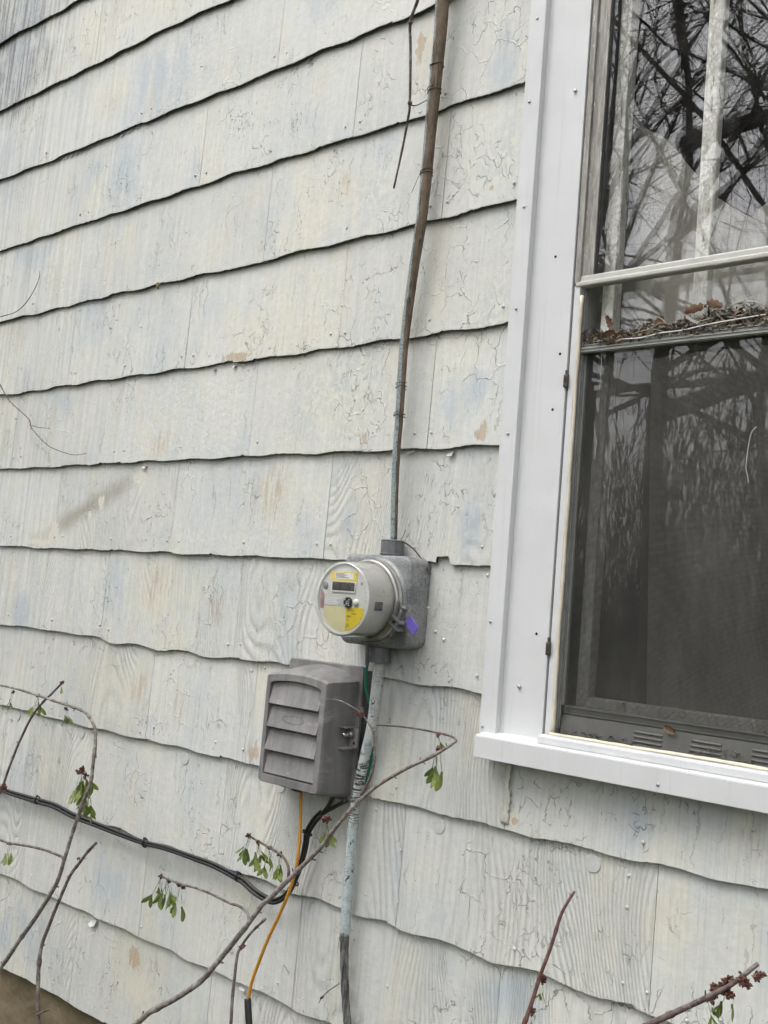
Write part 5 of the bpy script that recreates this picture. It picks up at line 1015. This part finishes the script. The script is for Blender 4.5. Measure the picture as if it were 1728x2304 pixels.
# lock bracket on the right side
br = lug([(-.031, .905), (-.010, .905), (-.005, .909), (-.004, .947), (-.010, .953), (-.031, .953)], -.034, -.029, GP, 'lock_bracket', ub)
for z in (.953, .905): from_bm('bracket_wing', box_bm(-.040, -.016, -.060, -.029, z-.0018, z+.0018, .001), GP, br)
tube('stud', [(-.021, -.029, .937), (-.021, -.046, .937)], .0075, M['steel'], br, .0068, 14, 3)
tube('stud', [(-.021, -.046, .937), (-.021, -.066, .937)], .0048, M['steel'], br, .0044, 14, 3)
lathe_y('stud_bore', [(.0030, -.0661), (.0030, -.0664), (.0001, -.0662)], -.021, .937, M['hole'], br, 12)
lathe_y('bolt_hole', [(.0036, -.0341), (.0034, -.0344), (.0001, -.0343)], -.0145, .9175, M['hole'], br, 14)
from_bm('cable_gland', box_bm(-.222, -.205, -.06, -.03, .786, .800, .003), M['dark'], ub)
from_bm('cable_gland', box_bm(-.175, -.145, -.07, -.035, .786, .800, .003), M['dark'], ub)

co_ = mesh('cocoon', *(lambda c: ([(c[0]+.011*a, c[1]-.004+.007*b, c[2]+.010*d) for a, b, d in [(math.sin(R_(i*30))*math.cos(R_(j*60))*random.uniform(.5, 1.2), -abs(math.sin(R_(i*30))*math.sin(R_(j*60)))*random.uniform(.6, 1.2), math.cos(R_(i*30))*random.uniform(.7, 1.2)) for i in range(7) for j in range(6)]], [(i*6+j, i*6+(j+1) % 6, i*6+6+(j+1) % 6, i*6+6+j) for i in range(6) for j in range(6)]))(COCOON), M['cocoon'])
tag(co_, 'small tan insect cocoon stuck under a shingle edge', 'cocoon')

# ================================================================= WINDOW LITTER
def litter_mass(name, fn, n, parent=None, smin=.002, smax=.007, dim=1):
    V, F, T = [], [], []
    for i in range(n):
        x, y, z, s = fn(); s *= random.uniform(smin, smax); a = random.uniform(0, 6.3); tl_ = random.uniform(-1.2, 1.2); k = len(V); tone = random.random()
        d = Vector((math.cos(a)*math.cos(tl_), math.sin(a)*.5, math.sin(tl_)*.6)); w = Vector((random.uniform(-1, 1), random.uniform(-1, 1), random.uniform(-1, 1))).cross(d)
        if w.length < .01: continue
        d = d*s*random.choice((1, 1, 1.6, 3)); w = w.normalized()*s*random.choice((.15, .25, .5)); c = Vector((x, y, z)); nn = d.cross(w).normalized()*s*.12
        V += [c-d, c+w, c+d+nn*3, c-w, c+nn*5]; F += [(k, k+1, k+4), (k+1, k+2, k+4), (k+2, k+3, k+4), (k+3, k, k+4)]; T += [tone*dim]*5
    o = mesh(name, V, F, M['litter'], parent, recalc=False)
    at = o.data.attributes.new('tone', 'FLOAT', 'POINT'); at.data.foreach_set('value', T); return o
def heap(x):                                  # height of the litter along the rail
    t = (x-.505)/(.92-.505); return .022+.006*math.sin(x*40)+.005*math.sin(x*97)+.030*max(0, t-.45)
def pile():
    x = random.uniform(.505, 1.215); u = random.random(); return (x, random.uniform(.003, .034), 1.803+heap(x)*u*u*1.05-.006*(random.random() < .12), 1)
li = litter_mass('window_litter', pile, 8000, None, .002, .008); tag(li, 'grey-brown leaf litter heaped on the screen rail', kind='stuff')
def dirt():
    x = random.uniform(.51, 1.2); h = .010+.009*math.sin(x*23+1)+.012*max(0, math.sin(x*31)); u = random.random()
    return (x, .006+.012*random.random()+.003*u, 1.002+max(.003, h)*u*u, .8)
l2 = litter_mass('sill_dirt', dirt, 2600, None, .0015, .005, .35); tag(l2, 'dark dirt and needles gathered on the storm window ledge', kind='stuff')
def dead_leaf(label, c, L, W, ang, curl, tilt=0, group=None):
    V, F = [], []; nu, nv = 9, 5
    ca, sa = math.cos(ang), math.sin(ang); c = (c[0], max(c[1], .006), c[2])
    for i in range(nu):
        s = i/(nu-1); w = W*math.sin(math.pi*min(1, s*.9+.07))**.6*(1+.30*math.sin(i*2.6+c[0]*90))
        for j in range(nv):
            t = (j/(nv-1)-.5)*2; u = (s-.5)*L; v = t*w*.5
            out = -curl*(t*t)*W*.5-curl*.25*L*(2*s-1)**2+.10*W*math.sin(i*2.3+j*1.7+c[0]*70)
            V.append((c[0]+u*ca-v*sa, c[1]+out+v*tilt, c[2]+u*sa+v*ca))
    for i in range(nu-1):
        for j in range(nv-1): q = i*nv+j; F.append((q, q+1, q+nv+1, q+nv))
    o = mesh('dead_leaf', V, F, M['leaf'], None, True); return tag(o, label, 'leaf')
dead_leaf('brown curled leaf lying on the left of the screen rail litter', (.578, .004, 1.815), .028, .022, .3, .5)
dead_leaf('folded brown leaf hanging over the screen rail edge', (.600, -.001, 1.808), .024, .018, .15, .4)
dead_leaf('pale brown leaf standing up out of the litter', (.572, .012, 1.842), .034, .013, 2.0, .4)
dead_leaf('small amber leaf against the glass in the litter', (.681, .018, 1.836), .020, .016, .6, .3)
dead_leaf('large arched brown leaf on the right of the litter', (.755, .012, 1.850), .046, .017, .15, -.22)
dead_leaf('dark brown rolled leaf beside the largest arched leaf', (.795, .010, 1.853), .034, .017, -.35, -.25)
dead_leaf('small tan leaf caught on the screen bottom rail', (.746, .014, 1.049), .026, .014, -.3, .4)
for i, (x, z, dx, dz, c2) in enumerate(((.62, 1.812, .05, .006, .004), (.66, 1.82, .04, -.012, .003), (.78, 1.835, .004, .028, -.004), (.70, 1.825, -.02, .016, .004), (.83, 1.845, .05, .012, .002), (.86, 1.85, .03, -.01, .003), (.74, 1.815, .06, .01, -.002))):
    o = tube('grass_stem', [(x, .006, z), (x+dx*.5+c2, .002, z+dz*.5), (x+dx, .004, z+dz)], .0007, M['caulk'], None, .0004, 5, 5)
    tag(o, ['straw stem lying flat right of the folded leaf', 'straw stem tilted down in the middle of the litter', 'straw stem standing upright beside the arched leaf', 'short straw stem leaning left under the amber leaf', 'straw stem on top of the litter at far right', 'short straw stem drooping at the right of the litter', 'straw stem lying low under the arched leaf'][i], 'straw', 'straw stems in the window litter')
o = tube('cobweb_strand', [(.61, .002, 1.803), (.65, .0, 1.801), (.69, .001, 1.806), (.74, .001, 1.807), (.80, .001, 1.813), (.9, .001, 1.818)], .0014, M['lab_white'], None, .0012, 6, 5)
tag(o, 'whitish cobweb strand stretched along the screen rail', 'cobweb')
o = tube('hanging_thread', [(0.8846, 0.0185, 1.6157), (0.8751, 0.0185, 1.6039), (0.8705, 0.0185, 1.5754), (0.8678, 0.0185, 1.5427), (0.8719, 0.0185, 1.5262), (0.8741, 0.0185, 1.5131)], .0007, M['lab_silver'], None, .0005, 6, 5)
tag(o, 'pale wavy thread hanging on the insect screen', 'thread')
o = tube('hanging_thread', [(0.5515, 0.0185, 1.7907), (0.5528, 0.0185, 1.7563), (0.5518, 0.0185, 1.7084)], .0005, M['lab_white'], None, .0005, 6, 5)
tag(o, 'short pale thread hanging below the screen top rail', 'thread')

# ================================================================= BRANCHES
def samara_mesh(seed):
    r = random.Random(seed); V, F = [], []
    ped = r.uniform(.016, .034)
    def strip(p0, p1, w):                              # petiole
        k = len(V); V.extend([(p0[0]-w, p0[1], p0[2]), (p0[0]+w, p0[1], p0[2]), (p1[0]+w, p1[1], p1[2]), (p1[0]-w, p1[1], p1[2]), ((p0[0]+p1[0])/2, p0[1]-w*1.6, (p0[2]+p1[2])/2)])
        F.extend([(k, k+1, k+4), (k+1, k+2, k+4), (k+2, k+3, k+4), (k+3, k, k+4)])
    strip((0, 0, 0), (r.uniform(-.003, .003), 0, -ped), .0005); ex = V[-3][0]-.0005
    for side in ((-1, 1) if r.random() < .75 else (r.choice((-1, 1)),)):
        L = r.uniform(.022, .031); W = L*r.uniform(.36, .44); op = r.uniform(.06, .34)*side; tw = r.uniform(-.9, .9); k = len(V); nu = 7
        for i in range(nu):
            s = i/(nu-1); w = W*(.16+.84*math.sin(math.pi*min(1, (s**1.5)*.86+.02)))*(1 if i < nu-1 else .5); cx = math.sin(op+.25*side*s)*L*s; cz = -math.cos(op)*L*s
            for t in (-1, 0, 1): V.append((ex+cx+t*w*.5*math.cos(tw), -.002-.0035*s*s+t*w*.5*math.sin(tw)-(.0010 if t == 0 else 0)*(1 if s > .2 else 2.6), -ped+cz+t*w*.12*side))
        for i in range(nu-1):
            for t in range(2): q = k+i*3+t; F.append((q, q+1, q+4, q+3))
    me = bpy.data.meshes.new('samara'); me.from_pydata(V, [], F); me.materials.append(M['seed']); me.polygons.foreach_set('use_smooth', [True]*len(F)); return me
SAM = [samara_mesh(i) for i in range(9)]
def bud_mesh(seed):
    r = random.Random(seed); V, F = [], []
    for q in range(34):
        a = r.uniform(0, 6.28); e = r.uniform(-1.2, 1.2); d = Vector((math.cos(a)*math.cos(e), math.sin(a)*math.cos(e), math.sin(e))); L = r.uniform(.004, .0105)*(.6+.4*math.cos(q))**1
        u = d.cross(Vector((.3, .5, .8))).normalized()*L*.30; w = d.cross(u).normalized()*L*.30; k = len(V); mid = d*L*.62+Vector((r.uniform(-1, 1), r.uniform(-1, 1), r.uniform(-1, 1)))*.0012
        V += [tuple(p) for p in (d*.0004, mid+u, mid+w, mid-u, mid-w, d*L)]
        for j in range(4): F += [(k, k+1+j, k+1+(j+1) % 4), (k+5, k+1+(j+1) % 4, k+1+j)]
    me = bpy.data.meshes.new('bud_cluster'); me.from_pydata(V, [], F); me.materials.append(M['bud']); return me
BUD = [bud_mesh(i) for i in range(4)]
def bud(parent, p, s=1): 
    o = small('bud_cluster', random.choice(BUD), parent, p, s); o.rotation_euler = (random.uniform(0, 6), random.uniform(0, 6), 0)
def seeds(parent, p, n, spread=.008, s=1, drop=0):
    for i in range(n):
        q = (p[0]+random.uniform(-spread, spread), p[1]+random.uniform(-spread, spread), p[2]-random.uniform(0, .006)-drop*i/max(1, n-1))
        o = small('samara', random.choice(SAM), parent, q, s*random.uniform(.9, 1.3)); o.rotation_euler = (random.uniform(-.3, .3), random.uniform(-.45, .45), random.uniform(-1.2, 1.2))
def stem(name, key, r0, r1, mat, parent, sides=10, n=6, spurs=0):
    L = catmull(B[key], n); nn = len(L); kn = [random.random() for _ in range(nn)]
    V, F = tube_data(L, 1, None, sides, .05, 1, None, None, lambda s: (r0+(r1-r0)*s)*(1+(.28 if kn[min(nn-1, int(s*(nn-1)+.5))] > .93 else 0)))
    o = mesh(name, V, F, mat, parent, True, False)
    for i in range(spurs):
        j = random.randrange(2, nn-2); p = L[j]; t = (L[j+1]-L[j-1]).normalized(); sd = Vector((-t.z, random.uniform(-.4, .2), t.x))*random.choice((-1, 1)); r = r0+(r1-r0)*j/nn
        tube('spur', [p, p+sd*r*1.4+t*.003, p+sd*(r*1.2+.005)+t*.006], r*.5, M['bark_dark'], parent, r*.25, 6, 3)
    return o
S_ = SEEDS
br = thing('maple_branch', 'arching twig at lower left hung with green winged seeds', 'branch', B['arch'][1])
stem('stem', 'arch', .0062, .0030, M['bark'], br, spurs=9); stem('twig', 'arch_side', .0036, .0030, M['bark_dark'], br)
for p in S_['arch']: bud(br, p, 1.5)
seeds(br, S_['arch'][0], 15, .012, 1.15, .026); seeds(br, (S_['arch'][2][0]+.012, S_['arch'][2][1], S_['arch'][2][2]-.025), 6, .010, 1.15, .022)
for p, n in zip(S_['arch_top'], (2, 4, 3)): bud(br, p, .9); seeds(br, p, n, .004, .9)
p = S_['arch_side'][0]; bud(br, p, 1.1); seeds(br, p, 3, .004, .95)
br = thing('maple_branch', 'dark bare shoot with a tapered tip crossing the lowest left shingles', 'branch', B['dark'][0])
stem('stem', 'dark', .0060, .0036, M['bark_dark'], br, spurs=5); stem('twig', 'dark_side', .003, .0022, M['bark_dark'], br); bud(br, S_['dark'][0], .9)
tipd = B['dark'][-1]; tube('tip_bud', [B['dark'][-2], Vector(B['dark'][-2]).lerp(Vector(tipd), .6), tipd], .0050, M['bark_red'], br, .0012, 8, 4)
br = thing('maple_branch', 'straight upright twig at left crossing under the arching twig', 'branch', B['upright'][0])
stem('stem', 'upright', .0040, .0030, M['bark_dark'], br, spurs=1); bud(br, S_['upright'][0], 1.5); bud(br, (S_['upright'][0][0]-.012, S_['upright'][0][1], S_['upright'][0][2]+.004), 1.3); bud(br, S_['uptip'][0], 1.0); seeds(br, S_['uptip'][0], 1, .002, .6)
br = thing('maple_branch', 'long diagonal branch crossing in front of the conduit with forked twigs', 'branch', B['diag'][0])
stem('stem', 'diag', .0066, .0026, M['bark'], br, 12, spurs=14)
stem('twig', 'diag_back', .0026, .0016, M['bark_dark'], br); stem('twig', 'diag_a', .0030, .0010, M['bark_dark'], br); stem('twig', 'diag_b', .0030, .0024, M['bark_dark'], br); stem('twig', 'diag_c', .0030, .0024, M['bark_dark'], br)
for p, n in zip(S_['b'], (4, 6, 4, 4)): bud(br, p, 1.0); seeds(br, p, n, .005, .92)
for p, n in zip(S_['c'], (6, 7, 1, 2)): bud(br, p, 1.05); seeds(br, p, n, .007, .95, .006)
bud(br, S_['d'][0], 1.6); seeds(br, S_['d'][0], 6, .006, .75, .006)
bud(br, S_['e'][0], .8); bud(br, S_['e'][1], 1.3); seeds(br, S_['e'][1], 5, .006, 1.05, .008); seeds(br, S_['e'][0], 1, .003, .6)
for p in S_['a']: bud(br, p, 1.15)
br = thing('maple_branch', 'slender purple-brown twig left of the orange cable', 'branch', B['small'][0])
stem('stem', 'small', .0040, .0026, M['bark_dark'], br, spurs=1)
for p in S_['small']: bud(br, p, .8)
br = thing('maple_branch', 'straight red-brown twig at bottom right in front of the shingles', 'branch', B['red'][0])
stem('stem', 'red', .0040, .0024, M['bark_red'], br, spurs=1)
for p in S_['red']: bud(br, p, 1.2); seeds(br, p, 2, .003, .5)
br = thing('maple_branch', 'twig in the bottom right corner thick with red-brown buds', 'branch', B['bud'][0])
stem('stem', 'bud', .0048, .0032, M['bark_dark'], br, spurs=2)
for p in S_['bud']:
    for i in range(2): bud(br, (p[0]+random.uniform(-.006, .006), p[1]+random.uniform(-.006, .006), p[2]+random.uniform(-.006, .006)), 1.15)
seeds(br, S_['bud'][3], 3, .006, .9); seeds(br, S_['bud'][0], 2, .005, .6)
td_ = thing('bare_tendril', 'forked thin bare tendril against the shingles at left', 'tendril', B['tend1'][0])
tube('stem', B['tend1'], .0022, M['bark_dark'], td_, .0009, 6, 6); tube('side_shoot', B['tend1b'], .0011, M['tendril'], td_, .0008, 6, 5)
for i in (2, 4): 
    q = Vector(B['tend1'][i]); tube('spur', [q, q+Vector((-.004, -.002, -.006))], .0014, M['bark_dark'], td_, .0008, 5, 2)
td_ = thing('bare_tendril', 'single thin tendril curving upward at the left edge', 'tendril', B['tend2'][0]); tube('stem', B['tend2'], .0018, M['tendril'], td_, .0009, 6, 6)

# ================================================================= TREES BEHIND THE CAMERA (seen mirrored in the glass)
def make_tree(seed, name, label, base, H, r0, lean=(0, 0), limbs=None, depth=5, dens=1.0, group='bare trees reflected in the window'):
    r = random.Random(seed); t = thing(name, label, 'tree', base, group)
    V, F = [], []; V2, F2 = [], []
    def grow(p, d, L, rad, lev):
        n = 5; pts = [p.copy()]; q = p.copy(); dd = d.copy()
        for i in range(n):
            dd = (dd+Vector((r.uniform(-1, 1), r.uniform(-1, 1), r.uniform(-.6, .8)))*(.22 if lev < 2 else .34)).normalized(); q = q+dd*(L/n); pts.append(q.copy())
        tube_data(pts, rad, rad*.55, 7 if lev < 2 else (5 if lev < 3 else 3), 0, 1, *((V, F) if lev < 2 else (V2, F2)))
        if lev >= depth: return
        nb = {0: 5, 1: 5, 2: 4, 3: 4}.get(lev, 3); nb = max(2, int(nb*dens+.5))
        for i in range(nb):
            s = r.uniform(.3, 1.0) if i else 1.0; k = min(n-1, int(s*n)); b = pts[k].lerp(pts[min(n, k+1)], s*n-k if k < n else 0)
            ax = Vector((r.uniform(-1, 1), r.uniform(-1, 1), r.uniform(-.5, .9))).normalized(); nd = (dd*.75+ax*.85).normalized()
            grow(b, nd, L*r.uniform(.5, .78), rad*.55*r.uniform(.5, .9) if i else rad*.52, lev+1)
    b0 = Vector(base); d0 = Vector((lean[0], lean[1], 1)).normalized()
    trunk = [b0+d0*H*s*.5+Vector((.06*math.sin(s*7), 0, 0)) for s in (0, .25, .5, .75, 1)]
    tube_data([Vector(q) for q in catmull(trunk, 4)], r0, r0*.7, 10, 0, 1, V, F)
    for (az, el, L, rr, s) in limbs or [(r.uniform(0, 6.28), r.uniform(.3, 1.1), H*.45, r0*.5, r.uniform(.5, 1)) for _ in range(5)]:
        grow(b0+d0*H*.5*s, Vector((math.cos(az)*math.cos(el), math.sin(az)*math.cos(el), math.sin(el))), L, rr, 1)
    grow(b0+d0*H*.5, d0, H*.4, r0*.62, 1)
    mesh('trunk', V, F, M['tree'], t, True, False); mesh('crown', V2, F2, M['tree'], t, True, False)
    return t
make_tree(3, 'bare_tree', 'big bare tree with thick low limbs reflected in the upper glass', (-4.6, -9.6, -.42), 12, .12, (.03, 0), [(.1, .04, 5.0, .13, 1.20), (6.2, .05, 4.6, .12, .66), (2.9, .3, 3.6, .05, .9), (.5, .55, 3.6, .05, 1.0), (4.6, .4, 3.5, .05, .8), (5.6, .8, 3.6, .05, 1.0), (6.1, .35, 4.2, .05, .75)], 6)
for sd_, bx, by, h, rr, lb in ((5, -6.6, -11.5, 13, .08, 'slim bare tree left of the big tree mirrored in the glass'), (8, -2.6, -8.6, 10, .05, 'young bare tree nearest the wall mirrored in the glass'), (11, -8.2, -14.5, 15, .11, 'tall bare tree at the far left of the mirrored woods'),
    (13, -4.2, -13.0, 14, .09, 'bare tree behind the big tree in the mirrored woods'), (17, -12.5, -17.5, 15, .16, 'stout bare tree farthest back in the mirrored woods'), (19, -.9, -11.0, 12, .08, 'bare tree at the right of the mirrored woods'), (23, -6.0, -17.5, 15, .15, 'bare tree in the back row behind the undergrowth')):
    make_tree(sd_, 'bare_tree', lb, (bx, by, -.42), h, rr, (random.uniform(-.06, .06), 0), None, 5, .9)
# evergreen undergrowth at the back of the yard
def hedge():
    V, F = [], []; r = random.Random(4)
    for i in range(60000):
        x = r.uniform(-24, 5); row = r.random(); y = -14-row*5+.7*math.sin(x*.9); top = 4.6+.9*math.sin(x*.7)+.8*math.sin(x*2.3+1)+row*1.6
        z = -.42+(top+.42)*min(r.random(), r.random()**.8); s = r.uniform(.12, .42); a = r.uniform(0, 6.28); e = r.uniform(.7, 1.5); d = Vector((math.cos(a)*math.cos(e), math.sin(a)*math.cos(e), math.sin(e)))*s
        w = Vector((-math.sin(a), math.cos(a), r.uniform(-.5, .5)))*r.uniform(.006, .028); c = Vector((x, y, z)); k = len(V); V += [c-d, c+w, c+d, c-w]; F.append((k, k+1, k+2, k+3))
    return mesh('undergrowth', V, F, M['hedge'], None, recalc=False)
tag(hedge(), 'dark evergreen undergrowth at the back of the yard', kind='stuff')
